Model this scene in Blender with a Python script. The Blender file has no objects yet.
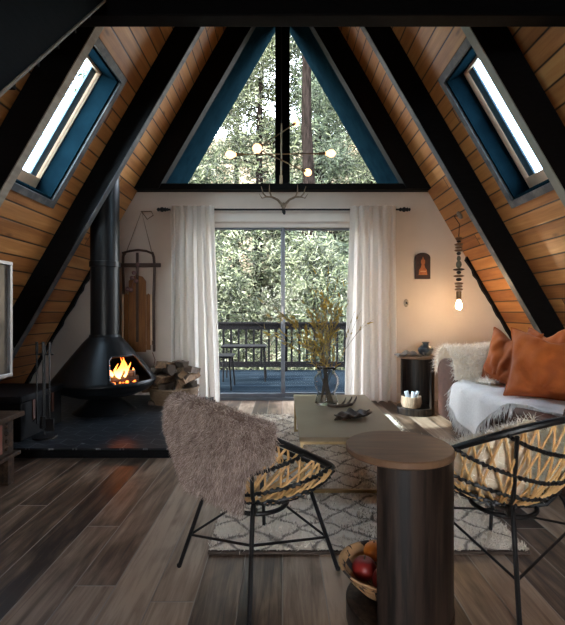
import bpy, math, random
import numpy as np
from mathutils import Vector, Matrix
R = random.Random(7)
RN = np.random.RandomState(11)
PI = math.pi
F, H = 430.0, 1.05

# ------------------------------------------------------------------ camera, world, light
sc = bpy.context.scene
col = sc.collection
cd = bpy.data.cameras.new('camera'); cam = bpy.data.objects.new('camera', cd); col.objects.link(cam)
cam.location = (0, 0, H); cam.rotation_euler = (PI/2, 0, 0)
cd.sensor_fit = 'HORIZONTAL'; cd.sensor_width = 36; cd.lens = 36*F/565; cd.clip_start = .05; cd.clip_end = 400
sc.camera = cam
w = bpy.data.worlds.new('sky'); sc.world = w; w.use_nodes = True
wn = w.node_tree.nodes; wl = w.node_tree.links; bg = wn['Background']
sky = wn.new('ShaderNodeTexSky'); sky.sky_type = 'NISHITA'; sky.sun_disc = False
sky.sun_elevation = math.radians(42); sky.sun_rotation = math.radians(200); sky.air_density = 1.0; sky.dust_density = 1.5
tcw = wn.new('ShaderNodeTexCoord'); nz = wn.new('ShaderNodeTexNoise'); nz.inputs['Scale'].default_value = 2.2; nz.inputs['Detail'].default_value = 6
crw = wn.new('ShaderNodeValToRGB'); crw.color_ramp.elements[0].position = .42; crw.color_ramp.elements[1].position = .68
mxw = wn.new('ShaderNodeMix'); mxw.data_type = 'RGBA'; mxw.inputs[7].default_value = (4.9, 5.3, 5.8, 1)
hsw = wn.new('ShaderNodeHueSaturation'); hsw.inputs['Saturation'].default_value = .5
wl.new(tcw.outputs['Generated'], nz.inputs['Vector']); wl.new(nz.outputs['Fac'], crw.inputs['Fac'])
wl.new(crw.outputs['Color'], mxw.inputs[0]); wl.new(sky.outputs['Color'], mxw.inputs[6]); wl.new(mxw.outputs[2], hsw.inputs['Color']); wl.new(hsw.outputs[0], bg.inputs['Color'])
bg.inputs['Strength'].default_value = 2.0
def light(name, kind, loc, direction, energy, color=(1,1,1), size=1, size_y=None, portal=False):
    l = bpy.data.lights.new(name, kind); o = bpy.data.objects.new(name, l); col.objects.link(o)
    o.location = loc; l.energy = energy; l.color = color
    o.rotation_euler = Vector(direction).to_track_quat('-Z', 'Y').to_euler()
    if kind == 'AREA':
        l.shape = 'RECTANGLE'; l.size = size; l.size_y = size_y or size; l.cycles.is_portal = portal
    if kind == 'SUN': l.angle = math.radians(1.5)
    return o
light('sun', 'SUN', (0, 0, 20), (.72, .20, -.66), 8.0, (1, .95, .86))
light('added_front_fill', 'AREA', (0, -3.39, 1.4), (0, 1, -.05), 14, (.86, .93, 1), 1.3, .9)  # fill lamp added behind the camera, its window is unseen
light('portal_door', 'AREA', (0, 5.35, 1.05), (0, -1, 0), 1, size=1.9, size_y=2.1, portal=True)
light('portal_gable', 'AREA', (0, 5.95, 3.8), (0, -1, 0), 1, size=3.2, size_y=2.8, portal=True)
for s in (-1, 1):
    p = (s*(3.175-2.9*.5+.30*.866), 3.385, 2.9*.866+.15)
    light('portal_skylight', 'AREA', p, (-s*.866, 0, -.5), 1, size=1.5, size_y=1.5, portal=True)
vs = sc.view_settings; vs.view_transform = 'Standard'; vs.look = 'None'; vs.exposure = 0.95; vs.gamma = 1; vs.use_curve_mapping = False
sc.cycles.use_denoising = True; sc.cycles.max_bounces = 10; sc.cycles.diffuse_bounces = 6
sc.cycles.transparent_max_bounces = 16; sc.cycles.sample_clamp_indirect = 6; sc.cycles.caustics_reflective = False

def P(px, py, Y): return Vector(((px-283)*Y/F, Y, H-(py-313)*Y/F))
def FY(py, z=0): return F*(H-z)/(py-313)

# ------------------------------------------------------------------ mesh helpers
class MB:
    def __init__(s): s.v = []; s.f = []
    def add(s, vs, fs):
        b = len(s.v); s.v += [tuple(x) for x in vs]; s.f += [tuple(b+i for i in f) for f in fs]; return s
    def box(s, lo, hi, M=None):
        (a, b, c), (d, e, f) = lo, hi
        vs = [(a,b,c),(d,b,c),(d,e,c),(a,e,c),(a,b,f),(d,b,f),(d,e,f),(a,e,f)]
        if M is not None: vs = [M(Vector(v)) if callable(M) else M @ Vector(v) for v in vs]
        return s.add(vs, [(0,3,2,1),(4,5,6,7),(0,1,5,4),(1,2,6,5),(2,3,7,6),(3,0,4,7)])
    def tube(s, pts, r, n=8, closed=False, cap=True, flat=1.0):
        pts = [Vector(p) for p in pts]; m = len(pts)
        rr = r if hasattr(r, '__len__') else [r]*m
        T = []
        for i in range(m):
            if closed: t = pts[(i+1) % m]-pts[i-1]
            else: t = pts[min(i+1, m-1)]-pts[max(i-1, 0)]
            T.append(t.normalized() if t.length > 1e-9 else Vector((0,0,1)))
        up = Vector((0,0,1)) if abs(T[0].z) < .9 else Vector((1,0,0))
        N = (up - T[0]*up.dot(T[0])).normalized(); vs = []
        for i in range(m):
            N = N - T[i]*N.dot(T[i])
            if N.length < 1e-6: N = T[i].orthogonal()
            N.normalize(); B = T[i].cross(N)
            for k in range(n):
                a = 2*PI*k/n; vs.append(pts[i]+(N*math.cos(a)*flat+B*math.sin(a))*rr[i])
        fs = []
        for i in range(m if closed else m-1):
            j = (i+1) % m
            for k in range(n): fs.append((i*n+k, i*n+(k+1) % n, j*n+(k+1) % n, j*n+k))
        if cap and not closed: fs += [tuple(range(n-1, -1, -1)), tuple((m-1)*n+k for k in range(n))]
        return s.add(vs, fs)
    def lathe(s, prof, n=32, c=(0,0,0), sx=1, sy=1):
        vs = []; fs = []
        for (r, z) in prof:
            for k in range(n):
                a = 2*PI*k/n; vs.append((c[0]+sx*r*math.cos(a), c[1]+sy*r*math.sin(a), c[2]+z))
        for i in range(len(prof)-1):
            for k in range(n): fs.append((i*n+k, i*n+(k+1) % n, (i+1)*n+(k+1) % n, (i+1)*n+k))
        if prof[0][0] > 1e-6: fs.append(tuple(range(n-1, -1, -1)))
        if prof[-1][0] > 1e-6: fs.append(tuple((len(prof)-1)*n+k for k in range(n)))
        return s.add(vs, fs)
    def grid(s, fn, nu, nv, cu=False):
        vs = [fn(i/(nu-1 if not cu else nu), j/(nv-1)) for i in range(nu) for j in range(nv)]
        fs = [(i*nv+j, ((i+1) % nu)*nv+j, ((i+1) % nu)*nv+j+1, i*nv+j+1) for i in range(nu if cu else nu-1) for j in range(nv-1)]
        return s.add(vs, fs)
    def prism(s, poly, a, b, M):      # poly in 2D, extruded a..b ; M(x,y,d)->world
        n = len(poly)
        vs = [M(x, y, a) for x, y in poly]+[M(x, y, b) for x, y in poly]
        return s.add(vs, [tuple(range(n-1, -1, -1)), tuple(range(n, 2*n))]+[(i, (i+1) % n, n+(i+1) % n, n+i) for i in range(n)])
    def ball(s, c, r, n=14, m=9, sz=1.0, sx=1.0, sy=1.0):
        prof = [(max(r*math.sin(PI*i/m), 1e-7), -r*math.cos(PI*i/m)*sz) for i in range(m+1)]
        return s.lathe(prof, n, c, sx, sy)
    def build(s, name, mt, parent=None, smooth=True, org=None, bevel=0, solid=0, sub=0, angle=35, world=True):
        me = bpy.data.meshes.new(name)
        if org is None:
            org = Vector((0,0,0))
            if parent is not None and world:
                q = parent
                while q is not None: org = org+q.location; q = q.parent
            o_loc = (0,0,0)
        else: org = Vector(org); o_loc = org
        v = np.array(s.v, float)-np.array(org)
        me.from_pydata(v.tolist(), [], s.f); me.update()
        o = bpy.data.objects.new(name, me); col.objects.link(o)
        if parent is not None: o.parent = parent
        elif org is not None: o.location = o_loc
        me.materials.append(mt)
        if smooth:
            me.shade_smooth()
            try: me.set_sharp_from_angle(angle=math.radians(angle))
            except Exception: pass
        if solid:
            m = o.modifiers.new('s', 'SOLIDIFY'); m.thickness = solid; m.offset = 0
        if bevel:
            m = o.modifiers.new('b', 'BEVEL'); m.width = bevel; m.segments = 2; m.limit_method = 'ANGLE'
        if sub:
            m = o.modifiers.new('d', 'SUBSURF'); m.levels = sub; m.render_levels = sub
        return o
def tag(o, label=None, cat=None, group=None, kind=None):
    if label: o['label'] = label
    if cat: o['category'] = cat
    if group: o['group'] = group
    if kind: o['kind'] = kind
    return o
def thing(name, label, cat, loc=(0,0,0), group=None, rotz=0):
    o = bpy.data.objects.new(name, None); col.objects.link(o); o.location = loc; o.rotation_euler = (0,0,rotz)
    o.empty_display_size = .1
    return tag(o, label, cat, group)
def struct(o): o['kind'] = 'structure'; return o
def strands(mb, pts, nrm, length, width, droop=(0,0,-.5), jitter=.5, seg=2, rs=None):
    """blades of fur, each its own island"""
    rs = rs or RN
    n = len(pts); pts = np.asarray(pts, float); nrm = np.asarray(nrm, float)
    d = nrm+rs.normal(0, jitter, (n, 3)); d /= np.linalg.norm(d, axis=1)[:, None]
    L = length*rs.uniform(.6, 1.25, n)[:, None]
    side = np.cross(d, rs.normal(0, 1, (n, 3))); side /= np.linalg.norm(side, axis=1)[:, None]+1e-9
    drp = np.asarray(droop, float)[None, :]+rs.normal(0, .25, (n, 3)); rows = []
    for k in range(seg+1):
        t = k/seg; c = pts+d*L*t+drp*L*t*t*.7; ww = width*(1-t*.8)*.5
        rows.append((c-side*ww, c+side*ww))
    per = 2*(seg+1); V = np.empty((n, per, 3))
    for k, (a, b) in enumerate(rows): V[:, 2*k] = a; V[:, 2*k+1] = b
    base = len(mb.v); mb.v += [tuple(x) for x in V.reshape(-1, 3).tolist()]
    for i in range(n):
        q = base+i*per
        for k in range(seg): mb.f.append((q+2*k, q+2*k+1, q+2*k+3, q+2*k+2))
def sample(mb, n, rs=None):
    rs = rs or RN
    V = np.array(mb.v); tr = []
    for f in mb.f:
        for k in range(1, len(f)-1): tr.append((f[0], f[k], f[k+1]))
    tr = np.array(tr); a, b, c = V[tr[:, 0]], V[tr[:, 1]], V[tr[:, 2]]
    cr = np.cross(b-a, c-a); ar = np.linalg.norm(cr, axis=1); pr = ar/ar.sum()
    i = rs.choice(len(tr), n, p=pr); r1 = np.sqrt(rs.rand(n))[:, None]; r2 = rs.rand(n)[:, None]
    p = a[i]*(1-r1)+b[i]*r1*(1-r2)+c[i]*r1*r2
    return p, cr[i]/(ar[i][:, None]+1e-12)

# ------------------------------------------------------------------ materials
def newmat(name):
    m = bpy.data.materials.new(name); m.use_nodes = True; nt = m.node_tree
    return m, nt.nodes, nt.links, nt.nodes['Principled BSDF']
def c4(c): return (c[0], c[1], c[2], 1)
def ramp(N, stops):
    r = N.new('ShaderNodeValToRGB'); e = r.color_ramp.elements
    while len(e) < len(stops): e.new(.5)
    for k, (p, c) in enumerate(stops): e[k].position = p; e[k].color = c4(c) if hasattr(c, '__len__') else (c, c, c, 1)
    return r
def mth(N, L, op, a, b=None, c=None):
    n = N.new('ShaderNodeMath'); n.operation = op
    for k, x in enumerate((a, b, c)):
        if x is None: continue
        if isinstance(x, (int, float)): n.inputs[k].default_value = x
        else: L.new(x, n.inputs[k])
    return n.outputs[0]
def noise(N, L, vec, scale, detail=4, rough=.55, dist=0):
    n = N.new('ShaderNodeTexNoise'); n.inputs['Scale'].default_value = scale; n.inputs['Detail'].default_value = detail
    n.inputs['Roughness'].default_value = rough; n.inputs['Distortion'].default_value = dist
    L.new(vec, n.inputs['Vector']); return n.outputs['Fac']
def mapping(N, L, vec, scale=(1,1,1), rot=(0,0,0)):
    m = N.new('ShaderNodeMapping'); m.inputs['Scale'].default_value = scale; m.inputs['Rotation'].default_value = rot
    L.new(vec, m.inputs['Vector']); return m.outputs[0]
def bump(N, L, b, h, s=.3, d=.01):
    n = N.new('ShaderNodeBump'); n.inputs['Strength'].default_value = s; n.inputs['Distance'].default_value = d
    L.new(h, n.inputs['Height']); L.new(n.outputs[0], b.inputs['Normal'])
def mat(name, c1, c2=None, rough=.5, metal=0, scale=(1,1,1), ns=8, bs=0, bd=.005, spec=.5, lo=.35, hi=.65, sheen=0, dist=0, coat=0):
    m, N, L, b = newmat(name)
    b.inputs['Base Color'].default_value = c4(c1); b.inputs['Roughness'].default_value = rough; b.inputs['Metallic'].default_value = metal
    b.inputs['Specular IOR Level'].default_value = spec; b.inputs['Coat Weight'].default_value = coat
    if sheen: b.inputs['Sheen Weight'].default_value = sheen
    tc = N.new('ShaderNodeTexCoord'); v = mapping(N, L, tc.outputs['Object'], scale)
    n = noise(N, L, v, ns, 5, .6, dist)
    r = ramp(N, [(lo, c1), (hi, c2 if c2 else tuple(x*.85 for x in c1))]); L.new(n, r.inputs[0]); L.new(r.outputs[0], b.inputs['Base Color'])
    if bs: bump(N, L, b, n, bs, bd)
    return m
def planks(name, u, v, width, length, stops, groove=(.02,.012,.008), gw=.012, rough=.5, grain=(1.2, 26), knots=0, bstr=.4, gamma=1, darkvar=.5):
    """boards run along axis u, stacked along axis v ('x','y','z')"""
    m, N, L, b = newmat(name)
    tc = N.new('ShaderNodeTexCoord'); sp = N.new('ShaderNodeSeparateXYZ'); L.new(tc.outputs['Object'], sp.inputs[0])
    ax = {'x': sp.outputs[0], 'y': sp.outputs[1], 'z': sp.outputs[2]}
    U = ax[u]; V = mth(N, L, 'ADD', ax[v], 20.0)
    vi = mth(N, L, 'DIVIDE', V, width); idx = mth(N, L, 'FLOOR', vi); fr = mth(N, L, 'FRACT', vi)
    wn1 = N.new('ShaderNodeTexWhiteNoise'); wn1.noise_dimensions = '1D'; L.new(idx, wn1.inputs['W'])
    uo = mth(N, L, 'ADD', mth(N, L, 'DIVIDE', U, length), mth(N, L, 'MULTIPLY', wn1.outputs['Value'], 7.0)); uo = mth(N, L, 'ADD', uo, 10)
    ui = mth(N, L, 'FLOOR', uo); ufr = mth(N, L, 'FRACT', uo)
    wn2 = N.new('ShaderNodeTexWhiteNoise'); wn2.noise_dimensions = '2D'
    cb = N.new('ShaderNodeCombineXYZ'); L.new(idx, cb.inputs[0]); L.new(ui, cb.inputs[1]); L.new(cb.outputs[0], wn2.inputs['Vector'])
    rnd = wn2.outputs['Value']
    cg = N.new('ShaderNodeCombineXYZ')
    L.new(mth(N, L, 'MULTIPLY', U, grain[0]), cg.inputs[0]); L.new(mth(N, L, 'MULTIPLY', V, grain[1]), cg.inputs[1]); L.new(mth(N, L, 'MULTIPLY', rnd, 37.0), cg.inputs[2])
    g = noise(N, L, cg.outputs[0], 1.0, 7, .65, .9)
    cg2 = N.new('ShaderNodeCombineXYZ')
    L.new(mth(N, L, 'MULTIPLY', U, grain[0]*.7), cg2.inputs[0]); L.new(mth(N, L, 'MULTIPLY', V, grain[1]*.18), cg2.inputs[1]); L.new(mth(N, L, 'MULTIPLY', rnd, 51.0), cg2.inputs[2])
    g2 = noise(N, L, cg2.outputs[0], 1.0, 3, .5, 1.6)
    s = mth(N, L, 'ADD', mth(N, L, 'MULTIPLY', g, .55), mth(N, L, 'MULTIPLY', g2, .45))
    s = mth(N, L, 'ADD', s, mth(N, L, 'MULTIPLY', mth(N, L, 'SUBTRACT', rnd, .5), darkvar))
    rp = ramp(N, stops); L.new(s, rp.inputs[0]); colr = rp.outputs[0]
    if knots:
        ck = N.new('ShaderNodeCombineXYZ'); L.new(mth(N, L, 'MULTIPLY', U, 2.1), ck.inputs[0]); L.new(mth(N, L, 'MULTIPLY', V, 7.0), ck.inputs[1])
        vo = N.new('ShaderNodeTexVoronoi'); vo.inputs['Scale'].default_value = 1.0; vo.inputs['Randomness'].default_value = 1; L.new(ck.outputs[0], vo.inputs['Vector'])
        rk = ramp(N, [(.04, 1), (.13, 0)]); L.new(vo.outputs['Distance'], rk.inputs[0])
        mk = N.new('ShaderNodeMix'); mk.data_type = 'RGBA'; mk.inputs[7].default_value = c4((.10, .03, .01))
        L.new(mth(N, L, 'MULTIPLY', rk.outputs[0], knots), mk.inputs[0]); L.new(colr, mk.inputs[6]); colr = mk.outputs[2]
    e1 = mth(N, L, 'MINIMUM', fr, mth(N, L, 'SUBTRACT', 1.0, fr)); e1 = mth(N, L, 'MULTIPLY', e1, width)
    e2 = mth(N, L, 'MINIMUM', ufr, mth(N, L, 'SUBTRACT', 1.0, ufr)); e2 = mth(N, L, 'MULTIPLY', e2, length)
    e = mth(N, L, 'MINIMUM', e1, e2); rg = ramp(N, [(0, 1), (1, 0)]); L.new(mth(N, L, 'DIVIDE', e, gw), rg.inputs[0])
    rg.color_ramp.elements[0].position = .25
    mg = N.new('ShaderNodeMix'); mg.data_type = 'RGBA'; mg.inputs[7].default_value = c4(groove)
    L.new(rg.outputs[0], mg.inputs[0]); L.new(colr, mg.inputs[6]); L.new(mg.outputs[2], b.inputs['Base Color'])
    rr = mth(N, L, 'ADD', mth(N, L, 'MULTIPLY', g, .25), rough-.12); L.new(rr, b.inputs['Roughness'])
    hh = mth(N, L, 'SUBTRACT', mth(N, L, 'MULTIPLY', g, .12), rg.outputs[0])
    bump(N, L, b, hh, bstr, .006)
    return m
def furmat(name, stops, transl=.25):
    m, N, L, b = newmat(name)
    g = N.new('ShaderNodeNewGeometry'); tc = N.new('ShaderNodeTexCoord')
    n = noise(N, L, tc.outputs['Object'], 24, 3)
    s = mth(N, L, 'ADD', mth(N, L, 'MULTIPLY', g.outputs['Random Per Island'], .5), mth(N, L, 'MULTIPLY', n, .5))
    r = ramp(N, stops); L.new(s, r.inputs[0]); L.new(r.outputs[0], b.inputs['Base Color'])
    b.inputs['Roughness'].default_value = .75; b.inputs['Sheen Weight'].default_value = .3; b.inputs['Specular IOR Level'].default_value = .25
    t = N.new('ShaderNodeBsdfTranslucent'); L.new(r.outputs[0], t.inputs[0]); mx = N.new('ShaderNodeMixShader'); mx.inputs[0].default_value = transl
    L.new(b.outputs[0], mx.inputs[1]); L.new(t.outputs[0], mx.inputs[2]); L.new(mx.outputs[0], N['Material Output'].inputs[0])
    return m
def emit(name, c, s):
    m, N, L, b = newmat(name); b.inputs['Base Color'].default_value = c4(c); b.inputs['Emission Color'].default_value = c4(c); b.inputs['Emission Strength'].default_value = s
    return m
def glassmat(name, tint=(1,1,1), refl=.12):
    m, N, L, b = newmat(name); N.remove(b)
    t = N.new('ShaderNodeBsdfTransparent'); t.inputs[0].default_value = c4(tint); g = N.new('ShaderNodeBsdfGlossy'); g.inputs['Roughness'].default_value = .02
    lw = N.new('ShaderNodeLayerWeight'); lw.inputs[0].default_value = refl; mx = N.new('ShaderNodeMixShader')
    L.new(lw.outputs['Fresnel'], mx.inputs[0]); L.new(t.outputs[0], mx.inputs[1]); L.new(g.outputs[0], mx.inputs[2]); L.new(mx.outputs[0], N['Material Output'].inputs[0])
    return m

M = {}
M['pine'] = planks('knotty_pine', 'y', 'z', .121, 9.0, [(.22, (.19,.060,.016)), (.42, (.38,.15,.043)), (.6, (.55,.25,.08)), (.85, (.72,.42,.17))], groove=(.02,.009,.005), gw=.009, rough=.42, grain=(1.1, 22), knots=.75, darkvar=.26)
M['floor'] = planks('oak_floor', 'y', 'x', .160, 3.4, [(.32, (.024,.013,.008)), (.44, (.11,.068,.042)), (.54, (.23,.155,.105)), (.70, (.44,.33,.24))], groove=(.30,.26,.22), gw=.0035, rough=.36, grain=(2.0, 30), knots=.45, bstr=.35, darkvar=.30)
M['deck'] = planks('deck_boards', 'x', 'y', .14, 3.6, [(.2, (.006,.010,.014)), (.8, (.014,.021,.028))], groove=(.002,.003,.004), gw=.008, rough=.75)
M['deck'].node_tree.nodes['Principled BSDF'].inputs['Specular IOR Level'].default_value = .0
M['plaster'] = mat('wall_paint', (.66,.57,.49), (.60,.51,.44), .8, ns=1.5, bs=.05)
M['white'] = mat('white_trim', (.74,.68,.61), (.68,.62,.55), .5, ns=3)
M['black'] = mat('black_painted_wood', (.0025,.0025,.003), (.005,.005,.006), .6, spec=.12, scale=(4,4,30), ns=3, bs=.12)
M['blue'] = mat('blue_black_paint', (.004,.013,.020), (.006,.020,.030), 1.0, spec=.0, scale=(1,1,1), ns=6, bs=.1)
M['greytrim'] = mat('worn_trim_lit_edge', (.07,.08,.09), (.22,.22,.21), .55, ns=7, lo=.45, hi=.75)  # worn skylight trim; also paints the lit edge of the far rafters
M['strip'] = mat('lit_beam_edge', (.44,.40,.33), (.30,.27,.22), .6, scale=(1,1,6), ns=4)  # window light on the black beam edges, put into the colour
M['strip2'] = mat('lit_grey_green_edge', (.20,.22,.18), (.28,.29,.25), .55, ns=4)  # painted-in light for the right-hand rafter edge
M['sash'] = mat('pale_pine_sash', (.85,.66,.48), (.74,.54,.38), .5, ns=9)
M['glass'] = glassmat('window_glass')
M['skyglass'] = glassmat('tinted_skylight_glass', (.50,.66,.76))
M['hide'] = mat('cream_hide', (.92,.83,.68), (.80,.66,.48), .9, ns=22, bs=.6)
M['alu'] = mat('aluminium', (.16,.18,.21), (.13,.145,.17), .4, .5)
M['iron'] = mat('black_iron', (.006,.006,.007), (.010,.010,.011), .42, .0, ns=20, bs=.05, spec=.35)
M['stove'] = mat('stove_enamel', (.004,.005,.006), (.006,.007,.008), .38, .0, ns=30, spec=.28)
M['brass'] = mat('brass', (.50,.36,.18), (.38,.27,.13), .3, 1.0, ns=12)
M['brass_dk'] = mat('aged_brass', (.28,.20,.12), (.20,.14,.08), .35, 1.0, ns=12)
M['silver'] = mat('silver_bezel', (.32,.32,.33), (.28,.28,.29), .35, .7)
M['rust'] = mat('rust_velvet', (.50,.125,.016), (.34,.072,.009), .8, ns=4, bs=.5, bd=.03, sheen=.12)
M['leather'] = mat('brown_leather', (.105,.040,.024), (.06,.022,.014), .5, spec=.3, ns=18, bs=.15, bd=.003)
M['throw'] = mat('white_woven_throw', (.92,.91,.89), (.84,.83,.81), .9, ns=60, bs=.5, bd=.006)
M['rattan'] = mat('rattan_cane', (.84,.54,.24), (.62,.35,.13), .5, scale=(1,1,1), ns=25)
M['dwood'] = mat('dark_stained_wood', (.038,.024,.017), (.006,.004,.0035), .40, spec=.35, scale=(16,16,1.0), ns=3, bs=.12, lo=.38, hi=.6)
M['dtop'] = mat('walnut_top', (.20,.112,.062), (.14,.078,.044), .48, spec=.35, scale=(2,14,2), ns=3)
M['ctop'] = mat('lacquered_table_top', (.34,.265,.175), (.28,.215,.14), .45, ns=2, spec=.3)
M['furbrown'] = furmat('taupe_sheepskin', [(.25, (.20,.135,.105)), (.5, (.44,.33,.275)), (.75, (.82,.69,.60))])  # tone spread puts the wool's highlights and shading into the colour
M['furcream'] = furmat('cream_sheepskin', [(.15, (.86,.74,.56)), (.4, (.97,.92,.82)), (.75, (1.0,.98,.94))], .5)
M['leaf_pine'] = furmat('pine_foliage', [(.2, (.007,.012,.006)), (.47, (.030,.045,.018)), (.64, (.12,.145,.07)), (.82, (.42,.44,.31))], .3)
M['leaf_dark'] = furmat('dark_pine_foliage', [(.2, (.010,.02,.012)), (.5, (.035,.055,.030)), (.85, (.20,.25,.15))], .35)  # darker foliage tone that varies the trees
M['bark'] = mat('bark', (.004,.0035,.003), (.013,.010,.009), 1.0, spec=0, scale=(3,3,.6), ns=6, bs=.8, bd=.03)
M['dirt'] = mat('dry_hillside', (.19,.135,.085), (.10,.085,.05), .95, ns=1.5, bs=.4, bd=.05)
M['yellow'] = furmat('yellow_leaves', [(.2, (.20,.15,.04)), (.5, (.50,.34,.05)), (.8, (.66,.46,.08))], .3)
M['twig'] = mat('twig', (.14,.10,.06), (.22,.17,.11), .8)
M['antler'] = mat('antler_bone', (.34,.26,.18), (.16,.11,.07), .6, ns=14)
M['bronze'] = mat('dark_driftwood', (.11,.075,.055), (.05,.035,.028), .42, ns=20)
M['log'] = mat('split_wood', (.36,.22,.12), (.13,.075,.042), .85, scale=(3,3,1), ns=9, bs=.5)
M['logend'] = mat('log_bark', (.09,.06,.045), (.16,.12,.09), .9, ns=12, bs=.6)
M['wicker'] = mat('wicker', (.26,.17,.095), (.15,.09,.05), .7, scale=(2,2,12), ns=14, bs=.7)
M['orange'] = mat('orange_peel', (.75,.24,.02), (.68,.20,.02), .4, ns=30, bs=.2)
M['apple'] = mat('red_apple', (.16,.008,.010), (.26,.02,.014), .42, spec=.3, ns=4)
M['sledwood'] = mat('varnished_sled_wood', (.30,.125,.035), (.20,.075,.022), .4, scale=(10,10,1), ns=5)
M['sleddark'] = mat('dark_sled_wood', (.050,.026,.018), (.08,.042,.028), .45, ns=12)
M['rope'] = mat('rope', (.16,.12,.09), (.22,.17,.12), .9)
M['bell'] = mat('pink_grey_metal_bell', (.36,.20,.20), (.24,.15,.15), .35, .5)
M['bulb'] = emit('warm_bulb', (1,.55,.24), 1.9)
M['bulb2'] = emit('pendant_bulb', (1,.66,.36), 95)
M['ember'] = emit('ember', (1,.16,.02), 3)
M['screen'] = mat('tv_screen', (.10,.08,.06), (.06,.05,.04), .12)
M['chest'] = mat('carved_chest_wood', (.065,.034,.018), (.014,.008,.005), .65, spec=.2, ns=22, bs=.6)
M['redpaint'] = mat('worn_red_paint', (.20,.035,.02), (.10,.05,.03), .6, ns=25, bs=.4)
M['beadk'] = mat('dark_bead', (.02,.015,.012), None, .35); M['beadw'] = mat('wood_bead', (.20,.11,.06), None, .5); M['beadg'] = mat('grey_green_bead', (.14,.14,.10), None, .5)
M['pot'] = mat('glazed_pot', (.03,.04,.05), (.30,.28,.24), .3, ns=9, lo=.5, hi=.56)
M['paper'] = mat('paper_roll', (.62,.66,.72), (.5,.54,.6), .8)
M['book'] = mat('grey_brown_shell', (.16,.13,.11), (.07,.06,.055), .45, scale=(2,9,2), ns=6)

# curtain: translucent linen
m, N_, L_, b_ = newmat('linen_curtain'); tc_ = N_.new('ShaderNodeTexCoord'); n_ = noise(N_, L_, mapping(N_, L_, tc_.outputs['Object'], (60,60,60)), 3, 2)
r_ = ramp(N_, [(.3, (.80,.75,.69)), (.7, (.88,.83,.77))]); L_.new(n_, r_.inputs[0]); L_.new(r_.outputs[0], b_.inputs['Base Color']); b_.inputs['Roughness'].default_value = .9
t_ = N_.new('ShaderNodeBsdfTranslucent'); L_.new(r_.outputs[0], t_.inputs[0]); x_ = N_.new('ShaderNodeMixShader'); x_.inputs[0].default_value = .5
L_.new(b_.outputs[0], x_.inputs[1]); L_.new(t_.outputs[0], x_.inputs[2]); L_.new(x_.outputs[0], N_['Material Output'].inputs[0]); M['curtain'] = m

# flame: colour by height
m, N_, L_, b_ = newmat('flame'); N_.remove(b_); tc_ = N_.new('ShaderNodeTexCoord'); sp_ = N_.new('ShaderNodeSeparateXYZ'); L_.new(tc_.outputs['Generated'], sp_.inputs[0])
r_ = ramp(N_, [(0, (1,.50,.14)), (.45, (1,.24,.03)), (1, (.8,.07,.01))]); L_.new(sp_.outputs[2], r_.inputs[0]); e_ = N_.new('ShaderNodeEmission'); L_.new(r_.outputs[0], e_.inputs[0]); e_.inputs[1].default_value = 5
L_.new(e_.outputs[0], N_['Material Output'].inputs[0]); M['flame'] = m

# hearth tile: slanted elongated tiles, thin pale joints
m, N_, L_, b_ = newmat('hearth_tile'); tc_ = N_.new('ShaderNodeTexCoord'); sp_ = N_.new('ShaderNodeSeparateXYZ'); L_.new(tc_.outputs['Object'], sp_.inputs[0])
Xs, Ys = sp_.outputs[0], sp_.outputs[1]
rowi = mth(N_, L_, 'DIVIDE', mth(N_, L_, 'ADD', Ys, 10), .115); rf = mth(N_, L_, 'FRACT', rowi); ri = mth(N_, L_, 'FLOOR', rowi)
zz = mth(N_, L_, 'MULTIPLY', mth(N_, L_, 'PINGPONG', rowi, 1.0), .085)
xx = mth(N_, L_, 'DIVIDE', mth(N_, L_, 'ADD', mth(N_, L_, 'ADD', Xs, zz), 10), .17); xf = mth(N_, L_, 'FRACT', xx)
yw = mth(N_, L_, 'FRACT', mth(N_, L_, 'DIVIDE', mth(N_, L_, 'ADD', mth(N_, L_, 'ADD', Ys, mth(N_, L_, 'MULTIPLY', mth(N_, L_, 'PINGPONG', mth(N_, L_, 'DIVIDE', mth(N_, L_, 'ADD', Xs, 10), .085), 1.0), .05)), 10), .115))
d1 = mth(N_, L_, 'MULTIPLY', mth(N_, L_, 'MINIMUM', yw, mth(N_, L_, 'SUBTRACT', 1.0, yw)), .115)
par = mth(N_, L_, 'FLOOR', mth(N_, L_, 'DIVIDE', mth(N_, L_, 'ADD', mth(N_, L_, 'ADD', Ys, mth(N_, L_, 'MULTIPLY', mth(N_, L_, 'PINGPONG', mth(N_, L_, 'DIVIDE', mth(N_, L_, 'ADD', Xs, 10), .085), 1.0), .05)), 10), .115))
x3 = mth(N_, L_, 'FRACT', mth(N_, L_, 'ADD', mth(N_, L_, 'DIVIDE', mth(N_, L_, 'ADD', Xs, 10), .34), mth(N_, L_, 'MULTIPLY', mth(N_, L_, 'MODULO', par, 2.0), .5)))
d2 = mth(N_, L_, 'MULTIPLY', mth(N_, L_, 'MINIMUM', x3, mth(N_, L_, 'SUBTRACT', 1.0, x3)), .34)
dd = mth(N_, L_, 'DIVIDE', mth(N_, L_, 'MINIMUM', d1, d2), .006)
r_ = ramp(N_, [(.35, (.16,.17,.18)), (.75, (.007,.010,.014))]); L_.new(dd, r_.inputs[0]); L_.new(r_.outputs[0], b_.inputs['Base Color']); b_.inputs['Roughness'].default_value = .34
M['tile'] = m

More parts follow.
